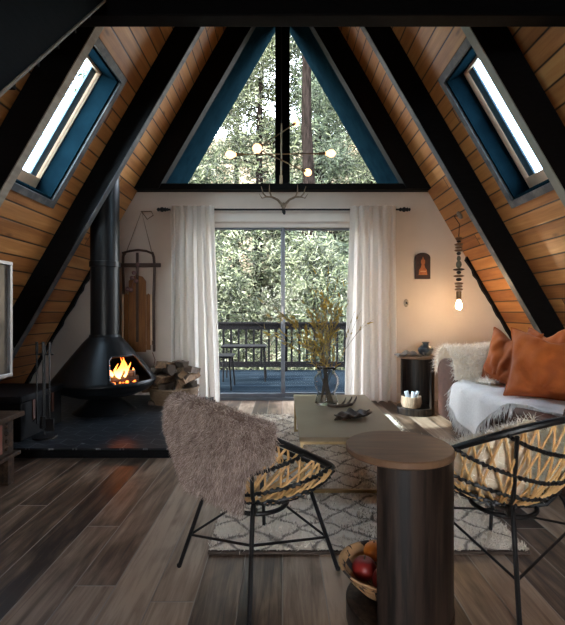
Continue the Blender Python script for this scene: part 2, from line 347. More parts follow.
# rug: cream shag with dark diamond lattice
m, N_, L_, b_ = newmat('shag_rug'); tc_ = N_.new('ShaderNodeTexCoord'); wob = N_.new('ShaderNodeTexNoise'); wob.inputs['Scale'].default_value = 5; L_.new(tc_.outputs['Object'], wob.inputs['Vector'])
va = N_.new('ShaderNodeVectorMath'); va.operation = 'MULTIPLY_ADD'; L_.new(wob.outputs['Color'], va.inputs[0]); va.inputs[1].default_value = (.14,.14,0); L_.new(tc_.outputs['Object'], va.inputs[2])
sp_ = N_.new('ShaderNodeSeparateXYZ'); L_.new(va.outputs[0], sp_.inputs[0]); Xs, Ys = sp_.outputs[0], sp_.outputs[1]
def latt(sgn):
    q = mth(N_, L_, 'ADD', mth(N_, L_, 'DIVIDE', Xs, .22), mth(N_, L_, 'MULTIPLY', mth(N_, L_, 'DIVIDE', Ys, .20), sgn)); q = mth(N_, L_, 'FRACT', mth(N_, L_, 'ADD', q, 20.0))
    return mth(N_, L_, 'MINIMUM', q, mth(N_, L_, 'SUBTRACT', 1.0, q))
dl = mth(N_, L_, 'MINIMUM', latt(1.0), latt(-1.0))
dl = mth(N_, L_, 'ADD', dl, mth(N_, L_, 'MULTIPLY', mth(N_, L_, 'SUBTRACT', noise(N_, L_, tc_.outputs['Object'], 30, 3), .5), .10))
g_ = N_.new('ShaderNodeNewGeometry'); rc = ramp(N_, [(0, (.62,.54,.44)), (1, (.86,.78,.67))]); L_.new(g_.outputs['Random Per Island'], rc.inputs[0])
rl = ramp(N_, [(.015, .75), (.085, 0)]); L_.new(dl, rl.inputs[0]); mx_ = N_.new('ShaderNodeMix'); mx_.data_type = 'RGBA'; mx_.inputs[7].default_value = (.07,.055,.045,1)
L_.new(rl.outputs[0], mx_.inputs[0]); L_.new(rc.outputs[0], mx_.inputs[6]); L_.new(mx_.outputs[2], b_.inputs['Base Color']); b_.inputs['Roughness'].default_value = .95; M['rug'] = m
M['rugedge'] = mat('rug_binding', (.10,.07,.055), (.06,.045,.035), .9)

# woven bowl pattern
m, N_, L_, b_ = newmat('woven_bowl'); tc_ = N_.new('ShaderNodeTexCoord'); sp_ = N_.new('ShaderNodeSeparateXYZ'); L_.new(tc_.outputs['Object'], sp_.inputs[0])
an = mth(N_, L_, 'ARCTAN2', sp_.outputs[1], sp_.outputs[0]); ring = mth(N_, L_, 'MULTIPLY', sp_.outputs[2], 55.0)
cb_ = N_.new('ShaderNodeCombineXYZ'); L_.new(mth(N_, L_, 'MULTIPLY', an, 3.5), cb_.inputs[0]); L_.new(mth(N_, L_, 'MULTIPLY', ring, .45), cb_.inputs[1])
ck_ = N_.new('ShaderNodeTexChecker'); ck_.inputs['Scale'].default_value = 1; L_.new(cb_.outputs[0], ck_.inputs[0]); ck_.inputs[1].default_value = (.60,.34,.15,1); ck_.inputs[2].default_value = (.05,.03,.02,1)
vo_ = noise(N_, L_, cb_.outputs[0], .9, 2); rr_ = ramp(N_, [(.50, 0), (.53, 1)]); L_.new(vo_, rr_.inputs[0]); mx_ = N_.new('ShaderNodeMix'); mx_.data_type = 'RGBA'; mx_.inputs[6].default_value = (.60,.34,.15,1)
L_.new(rr_.outputs[0], mx_.inputs[0]); L_.new(ck_.outputs[0], mx_.inputs[7]); L_.new(mx_.outputs[2], b_.inputs['Base Color']); b_.inputs['Roughness'].default_value = .7
bump(N_, L_, b_, mth(N_, L_, 'SINE', mth(N_, L_, 'MULTIPLY', ring, 6.28)), .5, .003); M['bowl'] = m

# ------------------------------------------------------------------ setting
S3 = math.sqrt(3)/2; HW = 3.175; APX = 5.5; SL = APX/S3
YB = 5.13; YF = -3.4; RC = 5.82
def S(side, u, v, e=0): return Vector((side*(HW-v*.5+e*S3), u, v*S3+e*.5))
SKU, SKV = (3.02, 3.72), (2.34, 3.52)
def slope(side):
    mb = MB()
    us = [YF, SKU[0], SKU[1], RC+.02]; vs_ = [0, SKV[0], SKV[1], SL]
    for e in (0, .24):
        for i in range(3):
            for j in range(3):
                if i == 1 and j == 1: continue
                q = [S(side, us[i], vs_[j], e), S(side, us[i+1], vs_[j], e), S(side, us[i+1], vs_[j+1], e), S(side, us[i], vs_[j+1], e)]
                mb.add(q, [(0,1,2,3)])
    return mb
for side, nm in ((-1, 'left'), (1, 'right')):
    struct(slope(side).build('wall_'+nm, M['pine'], smooth=False))
struct(MB().box((-HW-.05, YF, -.12), (HW+.05, YB+.12, 0)).build('floor', M['floor'], smooth=False))
# back wall with door opening
DX, DZ = .92, 2.12
SILL = 2.486
def wx(z): return HW-z/math.tan(PI/3)
mb = MB(); WM = lambda x, z, d: Vector((x, d, z))
mb.prism([(-wx(0), 0), (-DX, 0), (-DX, SILL), (-wx(SILL), SILL)], YB, YB+.14, WM)
mb.prism([(DX, 0), (wx(0), 0), (wx(SILL), SILL), (DX, SILL)], YB, YB+.14, WM)
mb.prism([(-DX, DZ), (DX, DZ), (DX, SILL), (-DX, SILL)], YB, YB+.14, WM)
struct(mb.build('wall_back', M['plaster'], smooth=False))
# front gable behind the camera, with an unseen opening added for fill light
mb = MB()
for s in (-1, 1): mb.prism([(s*.7, 0), (s*wx(0), 0), (s*wx(2.7), 2.7), (s*.7, 2.7)], YF-.12, YF, WM)
mb.prism([(-.7, 0), (.7, 0), (.7, .9), (-.7, .9)], YF-.12, YF, WM); mb.prism([(-.7, 1.9), (.7, 1.9), (.7, 2.7), (-.7, 2.7)], YF-.12, YF, WM)
mb.prism([(-wx(2.7), 2.7), (wx(2.7), 2.7), (wx(3.3), 3.3), (-wx(3.3), 3.3)], YF-.12, YF, WM)
mb.prism([(-wx(3.3), 3.3), (wx(3.3), 3.3), (wx(4.45), 4.45), (-wx(4.45), 4.45)], YF-.12, YF, WM)
mb.prism([(-.61, 4.45), (.61, 4.45), (0, 5.5)], YF-.12, YF, WM)
struct(mb.build('wall_front', M['plaster'], smooth=False))
# rafters
k = 0
for (u0, th) in ((1.62, .075), (2.83, .075), (4.04, .075)):
    for side in (-1, 1):
        k += 1
        r = struct(MB().box((u0, 0, -.212), (u0+th, SL-.1, -.001), lambda v: S(side, v.x, v.y, v.z)).build('trim_%d' % k, M['black'], smooth=False, bevel=.004))
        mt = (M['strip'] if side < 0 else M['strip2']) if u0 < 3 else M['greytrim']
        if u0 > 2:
            MB().box((u0+.001, 0, -.219), (u0+th-.001, SL-.2, -.2125), lambda v: S(side, v.x, v.y, v.z)).build('lit_edge_strip', mt, r, smooth=False)  # thin strip added to paint light along the black rafter's inner face
for side in (-1, 1):      # gable rafters above the wall
    k += 1
    def gr(dp, z0): i_ = dp/S3; return [(side*(wx(z0)-i_), z0), (side*(wx(z0)-.002), z0), (side*wx(5.38), 5.38), (side*.001, 5.38), (side*.001, APX-i_*2*S3)]
    struct(MB().prism(gr(.25, SILL+.01), 5.0, 5.13, WM).build('trim_%d' % k, M['black'], smooth=False, bevel=.004))
    k += 1
    struct(MB().prism(gr(.245, SILL+.002), 5.131, RC, WM).build('trim_%d' % k, M['blue'], smooth=False))
    k += 1   # dark ragged scribe strip at the foot of the slope
    mb = MB(); n = 26; poly = []
    for i in range(n+1):
        v = .15+i*(1.95-.15)/n; poly.append((v, -.022-.022*R.random()))
    poly += [(1.98, -.001), (.15, -.001)]
    mb.prism(poly, 5.08, 5.129, lambda x, y, d: S(side, d, x, y)); struct(mb.build('trim_%d' % k, M['black'], smooth=False))
k += 1; struct(MB().box((-wx(SILL)+.02, 5.02, SILL+.001), (wx(SILL)-.02, YB+.12, SILL+.072)).build('trim_%d' % k, M['black'], smooth=False, bevel=.004))
k += 1; struct(MB().box((-1.85, YB+.12, SILL+.001), (1.85, RC, SILL+.03)).build('trim_%d' % k, M['blue'], smooth=False))
# gable window: frame, post, glass
wz0 = SILL+.031
mb = MB(); mb.box((-.095, 5.60, wz0), (.095, 5.70, 4.9)); f = struct(mb.build('window_1', M['black'], smooth=False))
g0 = wx(SILL)-.35
MB().add([(-1.55, 5.76, wz0), (1.55, 5.76, wz0), (0, 5.76, 5.1)], [(0,1,2)]).build('pane', M['glass'], f, smooth=False)
mb = MB()
mb.box((-1.5, 5.71, wz0), (1.5, 5.75, wz0+.06)); mb.build('window_frame', M['black'], f, smooth=False)
# loft beam and loft floor over the camera
k += 1; struct(MB().box((-wx(2.675)+.0, 2.35, 2.675), (wx(2.675)-.0, 2.45, 2.86)).build('trim_%d' % k, M['black'], smooth=False, bevel=.006))
struct(MB().box((-.88, YF, 2.755), (1.56, 2.349, 2.86)).build('ceiling', M['black'], smooth=False))
# skylights
for i, side in enumerate((-1, 1)):
    q = lambda v: S(side, v.x, v.y, v.z)
    u0, u1 = SKU; v0, v1 = SKV; tw = .062
    mb = MB()
    mb.box((u0-tw, v0-tw, -.024), (u1+tw, v0, -.001), q); mb.box((u0-tw, v1, -.024), (u1+tw, v1+tw, -.001), q)
    mb.box((u0-tw, v0, -.024), (u0, v1, -.001), q); mb.box((u1, v0, -.024), (u1+tw, v1, -.001), q)
    fo = struct(mb.build('window_%d' % (i+2), M['greytrim'], smooth=False, bevel=.003))
    mb = MB(); t = .018
    mb.box((u0, v0, -.001), (u0+t, v1, .24), q); mb.box((u1-t, v0, -.001), (u1, v1, .24), q)
    mb.box((u0+t, v0, -.001), (u1-t, v0+t, .24), q); mb.box((u0+t, v1-t, -.001), (u1-t, v1, .24), q)
    mb.build('reveal', M['blue'], fo, smooth=False)
    a0, a1, b0, b1 = u0+t+.002, u1-t-.004, v0+t+.002, v1-t-.002; sw = .05
    mb = MB()
    mb.box((a0, b0, .15), (a1, b0+.09, .21), q); mb.box((a0, b1-.02, .15), (a1, b1, .21), q)
    mb.box((a0, b0+.09, .15), (a0+.02, b1-.02, .21), q); mb.box((a1-.010, b0+.09, .15), (a1, b1-.02, .21), q)
    sa = mb.build('sash', M['sash'], fo, smooth=False)
    mb = MB(); mb.box((a1-.095, b0+.09, .185), (a1-.016, b1-.02, .20), q)
    mb.build('side_panel', mat('mid_blue_flashing', (.04,.13,.20), (.03,.09,.14), .5), fo, smooth=False)
    mb = MB(); mb.add([q(Vector(p)) for p in ((a0+.02, b0+.09, .20), (a1-.095, b0+.09, .20), (a1-.095, b1-.02, .20), (a0+.02, b1-.02, .20))], [(0,1,2,3)]); mb.build('pane', M['skyglass'], fo, smooth=False)
# stair stringer rising to the loft on the left
mb = MB(); A = Vector((-1.2, 1.15, 1.25)); d_ = Vector((0, 1, 1.095)).normalized(); n_ = Vector((0, -d_.z, d_.y))
Y0, Z0, Y1_, Z1_ = .85, 1.139, 2.295, 2.72
mb.prism([(Y0, Z0), (Y1_, Z1_), (Y1_, 3.07), (Y0, Z0+.35)], -1.01, -.95, lambda y, z, d: Vector((d, y, z)))
k += 1; st = struct(mb.build('trim_%d' % k, M['black'], smooth=False, bevel=.003))
mb = MB(); mb.prism([(Y0, Z0-.012), (Y1_, Z1_-.012), (Y1_, Z1_-.001), (Y0, Z0-.001)], -1.012, -.942, lambda y, z, d: Vector((d, y, z))); mb.build('lit_edge_strip', M['strip'], st, smooth=False)  # pale strip paints the light on the stringer's lower edge
for i in range(8):
    y = .95+i*.16; z = Z0+(y-Y0)*1.094+.12
    MB().box((-1.5, y, z), (-1.011, y+.20, z+.035)).build('tread', M['black'], st, smooth=False)
struct(MB().box((-2.4, YB-.018, 0), (-DX-.1, YB-.001, .09)).build('baseboard_left', M['white'], smooth=False))
struct(MB().box((DX+.1, YB-.018, 0), (3.0, YB-.001, .09)).build('baseboard_right', M['white'], smooth=False))

# sliding door
fr = MB()
fr.box((-DX, YB+.02, DZ-.05), (DX, YB+.12, DZ-.001)); fr.box((-DX+.001, YB+.02, .03), (-DX+.05, YB+.12, DZ-.05)); fr.box((DX-.05, YB+.02, .03), (DX-.001, YB+.12, DZ-.05))
door = struct(fr.build('door_1', M['white'], smooth=False))
MB().box((-DX, YB+.0, .001), (DX, YB+.14, .03)).build('threshold', M['alu'], door, smooth=False)
for (x0, x1, yy, nm) in ((-DX+.05, .03, YB+.03, 'l'), (-.02, DX-.05, YB+.075, 'r')):
    mb = MB(); t = .05
    mb.box((x0, yy, .03), (x1, yy+.035, .03+.05)); mb.box((x0, yy, DZ-.075), (x1, yy+.035, DZ-.052))
    mb.box((x0, yy, .08), (x0+(.025 if nm == 'r' else t), yy+.035, DZ-.075)); mb.box((x1-(.035 if nm == 'l' else t), yy, .08), (x1, yy+.035, DZ-.075))
    p = mb.build('sliding_panel', M['alu'], door, smooth=False, bevel=.003)
    MB().add([(x0+.02, yy+.018, .07), (x1-.03, yy+.018, .07), (x1-.03, yy+.018, DZ-.07), (x0+.02, yy+.018, DZ-.07)], [(0,1,2,3)]).build('pane', M['glass'], p, smooth=False)
MB().box((-.012, YB+.012, .92), (.012, YB+.029, 1.12)).build('door_handle', M['silver'], door)
mb = MB(); mb.box((-1.02, YB-.02, 2.13), (1.02, YB-.001, 2.23)); mb.box((-1.02, YB-.02, .001), (-.925, YB-.001, 2.13)); mb.box((.925, YB-.02, .001), (1.02, YB-.001, 2.13))
k += 1; struct(mb.build('trim_%d' % k, M['white'], smooth=False, bevel=.003))

# ------------------------------------------------------------------ outside
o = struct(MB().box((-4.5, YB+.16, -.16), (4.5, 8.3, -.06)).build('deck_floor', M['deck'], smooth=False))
def hill(u, v):
    x = -22+44*u; y = 8.3+40*v; s = max(0, (y-9)); return Vector((x, y, -1.6+.10*s+.25*math.sin(x*.5+y*.3)+.012*s*s))
struct(MB().grid(hill, 40, 40).build('hillside', M['dirt']))
RY = 8.06; zt = 1.05-8*RY/F; rail = thing('deck_railing', 'black wooden deck railing with vertical balusters outside the sliding door', 'railing', (0, RY, -.06))
MB().box((-4.2, RY-.05, zt-.07), (4.2, RY+.07, zt-.03)).build('top_rail', M['black'], rail, smooth=False, bevel=.004)
MB().box((-4.2, RY-.02, zt-.17), (4.2, RY+.02, zt-.071)).build('upper_rail', M['black'], rail, smooth=False)
MB().box((-4.2, RY-.03, .03), (4.2, RY+.03, .13)).build('bottom_rail', M['black'], rail, smooth=False)
for i in range(-15, 16):
    x = i*.142+.03
    MB().box((x-.019, RY-.019, .131), (x+.019, RY+.019, zt-.171)).build('baluster', M['black'], rail, smooth=False)
for x in (-2.3, .05, 2.3): MB().box((x-.045, RY+.071, -.059), (x+.045, RY+.15, zt-.03)).build('post', M['black'], rail, smooth=False)
# patio table and chair
p = P(222, 347, 6.6); tb = thing('patio_table', 'small dark rectangular patio table standing on the deck by the railing', 'table', (p.x+.05, 7.1, -.06))
q = Vector((p.x+.05, 7.1, 0))
MB().box((q.x-.1, 6.85, .48), (q.x+.62, 7.35, .51)).build('tabletop', M['black'], tb, bevel=.004)
for dx in (-.06, .58):
    for dy in (-.2, .2): MB().tube([(q.x+dx, 7.1+dy, .48), (q.x+dx*1.05, 7.1+dy*1.1, -.059)], .012).build('leg', M['black'], tb)
pc = thing('patio_chair', 'dark patio chair on the deck seen through the left door pane', 'chair', (-.98, 6.3, -.06))
MB().box((-1.25, 6.1, .40), (-.72, 6.55, .43)).build('seat', M['black'], pc, bevel=.01)
for dx, dy in ((-1.22, 6.13), (-.76, 6.13), (-1.22, 6.52), (-.76, 6.52)): MB().tube([(dx, dy, .40), (dx*1.0+(dx+.98)*.15, dy+(dy-6.3)*.15, -.058)], .012).build('leg', M['black'], pc)
mb = MB()
for i in range(7): mb.tube([(-1.24, 6.12+i*.065, .43), (-1.30, 6.12+i*.065, .80)], .008)
mb.tube([(-1.30, 6.1, .80), (-1.30, 6.53, .80)], .014); mb.build('backrest', M['iron'], pc)

def make_tree(name, label, loc, h, rad, kind, seed, nbr=46, z0=.12, group='trees beyond the deck', leafn=420, trunk=.2):
    rs = np.random.RandomState(seed); rr = random.Random(seed)
    t = thing(name, label, 'tree', loc, group); mb = MB(); lean = rr.uniform(-.3, .3)
    L = Vector(loc)
    tp = [L+Vector((lean*i/8+.06*rr.uniform(-1, 1), .05*rr.uniform(-1, 1), h*i/8)) for i in range(9)]
    mb.tube(tp, [trunk*(1-.85*i/8) for i in range(9)], 10)
    pts = []; nrm = []
    for b in range(nbr):
        f = z0+(1-z0)*(b+rr.random())/nbr; i = min(int(f*8), 7); base = tp[i].lerp(tp[i+1], f*8-i)
        a = rr.uniform(0, 2*PI); ln = rad*(1-f*.72)*rr.uniform(.55, 1.1); dz = rr.uniform(-.15, .28)*ln
        e = base+Vector((math.cos(a)*ln, math.sin(a)*ln, dz)); mid = base.lerp(e, .5)+Vector((0, 0, .08*ln))
        mb.tube([base, mid, e], [.035*(1-f*.6), .022, .006], 5)
        nc = int(6+ln*4)
        for c in range(nc):
            u = .22+.8*rs.rand(); pc_ = base.lerp(e, u)+Vector(rs.normal(0, .10+.13*ln*.5, 3))
            m_ = leafn//10
            pp = np.array(pc_)[None, :]+rs.normal(0, 1, (m_, 3))*np.array([.20, .20, .10])
            pts.append(pp); nn = pp-np.array(pc_)[None, :]; nn[:, 2] += .05; nrm.append(nn/np.linalg.norm(nn, axis=1)[:, None])
    mb.build('trunk', M['bark'], t)
    fo = MB(); strands(fo, np.concatenate(pts), np.concatenate(nrm), .15, .05 if h > 6 else .04, (0, 0, -.2), .6, 1, rs)
    fo.build('foliage', M[kind], t, smooth=False)
    return t
def gz(x, y): s = max(0, y-9); return -1.6+.10*s+.25*math.sin(x*.5+y*.3)+.012*s*s-.1
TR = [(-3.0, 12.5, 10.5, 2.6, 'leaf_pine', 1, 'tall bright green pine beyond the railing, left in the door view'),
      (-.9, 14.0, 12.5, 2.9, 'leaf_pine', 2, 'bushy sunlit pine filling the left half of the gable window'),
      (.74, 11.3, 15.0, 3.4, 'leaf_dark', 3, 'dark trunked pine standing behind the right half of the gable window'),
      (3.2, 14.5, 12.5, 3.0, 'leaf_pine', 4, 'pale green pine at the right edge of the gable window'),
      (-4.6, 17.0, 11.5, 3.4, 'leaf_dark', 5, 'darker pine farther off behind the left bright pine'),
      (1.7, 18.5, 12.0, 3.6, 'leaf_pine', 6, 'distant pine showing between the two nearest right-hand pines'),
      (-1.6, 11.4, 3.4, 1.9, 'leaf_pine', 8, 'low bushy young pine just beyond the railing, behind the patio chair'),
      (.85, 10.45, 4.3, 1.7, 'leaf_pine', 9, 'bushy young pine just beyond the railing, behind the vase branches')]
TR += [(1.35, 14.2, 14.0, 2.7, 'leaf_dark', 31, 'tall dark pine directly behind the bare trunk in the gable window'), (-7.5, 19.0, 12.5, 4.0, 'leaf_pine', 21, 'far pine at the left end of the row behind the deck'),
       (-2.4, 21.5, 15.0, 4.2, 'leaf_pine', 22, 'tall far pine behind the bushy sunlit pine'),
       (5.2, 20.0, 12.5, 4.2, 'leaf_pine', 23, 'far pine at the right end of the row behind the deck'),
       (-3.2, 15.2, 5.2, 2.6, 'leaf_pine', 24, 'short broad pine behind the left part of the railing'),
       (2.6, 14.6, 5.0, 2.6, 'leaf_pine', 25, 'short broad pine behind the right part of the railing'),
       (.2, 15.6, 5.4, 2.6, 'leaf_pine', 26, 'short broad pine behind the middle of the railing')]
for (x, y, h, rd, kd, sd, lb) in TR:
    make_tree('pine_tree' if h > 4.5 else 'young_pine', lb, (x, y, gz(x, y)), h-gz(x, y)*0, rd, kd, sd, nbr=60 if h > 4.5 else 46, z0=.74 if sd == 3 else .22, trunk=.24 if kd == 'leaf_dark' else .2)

# ------------------------------------------------------------------ curtains
rodz = P(0, 210, 5.03).z
rod = thing('curtain_rod', 'black curtain rod with carved dark finials above the sliding door', 'curtain rod', (0, 5.03, rodz))
MB().tube([(P(166, 0, 5.03).x, 5.03, rodz), (P(402, 0, 5.03).x, 5.03, rodz)], .011, 10).build('rod', M['iron'], rod)
for s, px in ((-1, 163), (1, 405)):
    x = P(px, 0, 5.03).x; mb = MB()
    prof = [(.0001, -.07), (.016, -.06), (.024, -.045), (.014, -.03), (.028, -.015), (.03, 0), (.018, .018), (.026, .035), (.012, .05), (.022, .062), (.0001, .075)]
    v0 = len(mb.v); mb.lathe(prof, 12); mb.v = [(x+z, 5.03+a, rodz+b) for (a, b, z) in mb.v]; mb.build('finial', M['iron'], rod)
for x in (-1.32, 0.0, 1.32): MB().tube([(x, 5.041, rodz), (x, YB-.0015, rodz-.01)], .007).build('bracket', M['iron'], rod)
MB().ball((0.02, 5.02, rodz-.035), .018, sz=1.6).build('pendant_knob', M['iron'], rod)
def curtain(x0t, x1t, x0b, x1b, label, ph, nf):
    xa = P(x0t, 0, 5.02).x; xb = P(x1t, 0, 5.02).x; xc = P(x0b, 0, 5.0).x; xd = P(x1b, 0, 5.0).x
    zt = rodz+.03; zb = .025
    def fn(u, v):
        x = (xa+(xb-xa)*u)*(1-v)+(xc+(xd-xc)*u)*v; a = nf*2*PI*(u+.02*math.sin(5*u+ph)*v)+ph
        am = .030+.012*v; y = 4.985+am*math.sin(a)+.012*math.sin(2.3*a+ph)*v-.01*v
        x += .010*math.sin(a*1.7+2*v)
        return Vector((x, y, zt+(zb-zt)*v+.008*math.sin(a)*v))
    o = MB().grid(fn, 140, 40).build('curtain', M['curtain'], org=((xa+xb)/2, 4.985, .02), angle=80)
    tag(o, label, 'curtain', 'linen curtains on the rod'); return o
curtain(171, 214, 171, 221, 'off-white linen curtain hanging at the stove side of the sliding door', .4, 6)
curtain(350, 396, 346, 398, 'off-white linen curtain hanging at the side table end of the door', 1.3, 6)

# antlers
c = P(284, 206, 5.1); an = thing('antler_mount', 'small deer antlers and skull plate mounted above the curtain rod', 'antlers', (c.x, YB-.001, c.z))
mb = MB(); mb.ball((c.x, YB-.035, c.z), .034, sz=1.0, sy=.9); mb.ball((c.x, YB-.05, c.z-.035), .02, sz=1.5); mb.build('skull_plate', M['antler'], an)
for s in (-1, 1):
    mb = MB(); pt = lambda px, py, dy=0: Vector((c.x+s*px/F*5.05, YB-.05-dy, c.z+py/F*5.05))
    mb.tube([pt(2, 1), pt(6, 5, .02), pt(12, 7, .06), pt(17, 6, .1), pt(20, 9, .12), pt(22, 16, .12)], [.016, .014, .013, .011, .009, .003], 8)
    mb.tube([pt(12, 7, .06), pt(14, 12, .08), pt(14, 19, .07)], [.010, .008, .002], 7)
    mb.tube([pt(17, 6, .1), pt(21, 4, .13), pt(24, 8, .15)], [.009, .007, .002], 7)
    mb.build('antler', M['antler'], an)

# sled on the wall
yS = 5.07; c = P(140, 352, yS)
sl = thing('wooden_sled', 'old wooden runner sled hung upright on the wall behind the stove', 'sled', (c.x, yS, P(0, 352, yS).z))
pp = lambda px, py, dy=0: Vector(((px-283)*yS/F, yS-dy, H-(py-313)*yS/F))
for xx_ in (124, 155.5):
    mb = MB(); s = 1 if xx_ < 140 else -1
    mb.tube([pp(xx_+1*s, 352, 0), pp(xx_+1*s, 300, .02), pp(xx_, 268, .02), pp(xx_+.5*s, 258, .03), pp(xx_+2*s, 253, .04)], .016, 8); mb.build('runner', M['sleddark'], sl)
mb = MB(); mb.tube([pp(124, 254, .04), pp(132, 252, .05), pp(140, 251, .05), pp(148, 252, .05), pp(155, 255, .04)], .013, 8); mb.build('front_bar', M['sleddark'], sl)
MB().box(pp(119, 267, .045)-Vector((0, .0, .012)), pp(162, 264, .02)+Vector((0, 0, .0))).build('steering_bar', M['sleddark'], sl, bevel=.004)
MB().box(pp(123, 345, .045), pp(156, 341, .02)).build('cross_bar', M['sleddark'], sl, bevel=.004)
def board(a, b, top, bot, hgt=6):
    mb = MB(); pl = [(a, bot), (b, bot), (b, top+hgt), ((a*.2+b*.8), top+1.5), ((a+b)/2, top), (a*.8+b*.2, top+1.5), (a, top+hgt)]
    mb.prism(pl, .0, .016, lambda x, y, d: pp(x, y, .047+d)); return mb
board(131, 148, 276, 352).build('centre_board', M['sledwood'], sl, smooth=False, bevel=.003)
board(126.5, 130.6, 294, 350, 1).build('side_board', M['sledwood'], sl, smooth=False, bevel=.002)
board(148.4, 152.5, 294, 350, 1).build('side_board', M['sledwood'], sl, smooth=False, bevel=.002)
MB().box(pp(138.5, 342, .079), pp(141, 254, .065)).build('centre_slat', M['sleddark'], sl, bevel=.003)
for xx_ in (125.4, 153.6): MB().tube([pp(xx_, 345, .075), pp(xx_, 295, .075)], .011, 6).build('lit_runner_edge', mat('lit_sled_edge', (.8,.6,.4), None, .5), sl)  # light along the runner edges, painted as pale rails
MB().tube([pp(153, 353, .0), pp(156, 360, .02), pp(154, 372, .02)], .004, 6).build('cord', M['redpaint'], sl)
mb = MB(); mb.tube([pp(127, 256, .04), pp(142, 212, .0), pp(154, 256, .04)], .005, 5); mb.tube([pp(142, 212, 0), pp(148, 220, .01), pp(154, 216, .01), pp(152, 212, .01), pp(142, 212, 0)], .006, 5)
mb.ball(pp(142, 212, 0), .008); tag(mb.build('hanging_rope', M['rope'], org=pp(142, 235, 0)), 'thin looped rope holding the sled from a nail', 'rope')
mb = MB(); mb.tube([pp(141, 266, .085), pp(139, 275, .085), pp(136, 284, .085), pp(134, 292, .085)], .003, 5)
for (x, y) in ((141, 266), (137, 274), (139, 282), (135, 279), (134, 291), (131, 290)): mb.ball(pp(x, y, .092), .026, 10, 7)
tag(mb.build('jingle_bells', M['bell'], org=pp(136, 280, .09)), 'string of small pinkish metal bells hanging on the sled', 'bells')

# icon, thermostat, pendant on the right
c = P(423, 279, YB); ic = thing('wall_icon', 'small dark arch-topped picture of an orange figure on the right wall', 'picture', (c.x, YB-.002, c.z))
q = lambda px, py, d: Vector(((px-283)*5.11/F, YB-.002-d, H-(py-313)*5.11/F))
arch = [(415.5, 279.5), (430.8, 279.5)]+[(423.15+7.65*math.cos(a), 258-4.8*math.sin(a)) for a in [i*PI/10 for i in range(11)]]
MB().prism(arch, 0, .025, q).build('panel', mat('icon_panel', (.025,.016,.014), (.05,.02,.015), .5, ns=30), ic, smooth=False, bevel=.003)
mo = mat('icon_orange', (.50,.18,.06), (.36,.10,.03), .5, ns=30)
mb = MB(); mb.prism([(419, 275.5), (427.5, 275.5), (427, 270.5), (425.2, 268), (424.6, 265), (422, 265), (421.2, 268), (419.4, 270.5)], .0255, .029, q)
mb.prism([(423.3+2.1*math.cos(a), 262.5+3.3*math.sin(a)) for a in [i*PI/6 for i in range(12)]], .0255, .029, q); mb.prism([(422.6, 260), (424, 260), (423.3, 257)], .0255, .029, q); mb.build('painted_figure', mo, ic, smooth=False)
mb = MB(); mb.prism([(420.5, 272.6), (426.2, 272.6), (426.2, 271.4), (420.5, 271.4)], .0292, .031, q); mb.build('painted_arms', mat('icon_pale', (.62,.34,.16), None, .5), ic, smooth=False)
c = P(406.5, 303.5, YB)
hk = thing('wall_switch', 'small oval metal wall plate with a knob beside the right curtain', 'switch', (c.x, YB-.001, c.z))
mb = MB(); mb.lathe([(.031, 0), (.031, .006), (.024, .009)], 20, (0, 0, 0), 1, 1); mb.v = [(c.x+a*.95, YB-.001-z, c.z+b*1.6) for a, b, z in mb.v]; mb.build('plate', mat('pewter', (.35,.30,.24), None, .35, .8), hk)
mb = MB(); mb.ball((c.x, YB-.022, c.z), .013); mb.tube([(c.x, YB-.022, c.z), (c.x+.018, YB-.03, c.z-.02)], .004); mb.build('knob', M['iron'], hk)

Yp = 4.62; pd = thing('beaded_pendant', 'beaded hanging lamp with a bare lit bulb by the right wall', 'lamp', P(459, 300, Yp))
# mount disc on the slope
vv = (P(0, 216, 4.75).z)/S3
mc = S(1, 4.72, vv, -.002); mb = MB(); mb.lathe([(.001, 0), (.045, 0), (.045, .012), (.03, .02), (.001, .022)], 20)
T1 = Vector((0, 1, 0)); T2 = Vector((-.5, 0, S3)); NN = Vector((-S3, 0, -.5))
mb.v = [tuple(mc+T1*a+T2*b+NN*z) for a, b, z in mb.v]; mb.build('ceiling_mount', M['silver'], pd)
top = P(459.5, 236, Yp); MB().tube([mc+NN*.02, mc+NN*.05+Vector((-.02, 0, .01)), top+Vector((.005, 0, .12)), top+Vector((0, 0, .03)), top], .004, 6).build('cord', M['iron'], pd)
seq = [(.5, 'beadk', 236, 3), (3.4, 'beadw', 239, 3), (2.2, 'beadk', 242, 2), (4.2, 'beadw', 245, 2.4), (3.4, 'beadw', 248, 2.2), (4.2, 'beadw', 251, 2.2), (2.2, 'beadk', 254, 3), (2.0, 'beadg', 259, 5), (2.8, 'beadg', 265, 7), (5.6, 'beadk', 270, 1.3), (2.4, 'beadk', 273, 3), (5.2, 'beadw', 276.5, 1.5), (2.8, 'beadk', 280, 3.2), (4.2, 'beadw', 284, 2.2), (3.6, 'beadw', 287, 2.4), (4.0, 'beadw', 290, 2.2)]
for (r, mt, y, hh_) in seq:
    MB().ball(P(459.3, y, Yp), r/F*Yp, 14, 8, sz=max(hh_/2/r, .2)*1.15).build('bead', M[mt], pd)
mb = MB(); b0 = P(459.3, 300, Yp); mb.lathe([(.022, 0), (.026, .02), (.027, .085), (.02, .09)], 16, b0); mb.build('socket', M['brass_dk'], pd)
mb = MB(); bc = P(459.3, 306, Yp); mb.lathe([(.0001, -.045), (.018, -.040), (.030, -.022), (.032, 0), (.026, .025), (.016, .045), (.014, .062)], 16, bc); mb.build('bulb', M['bulb2'], pd)

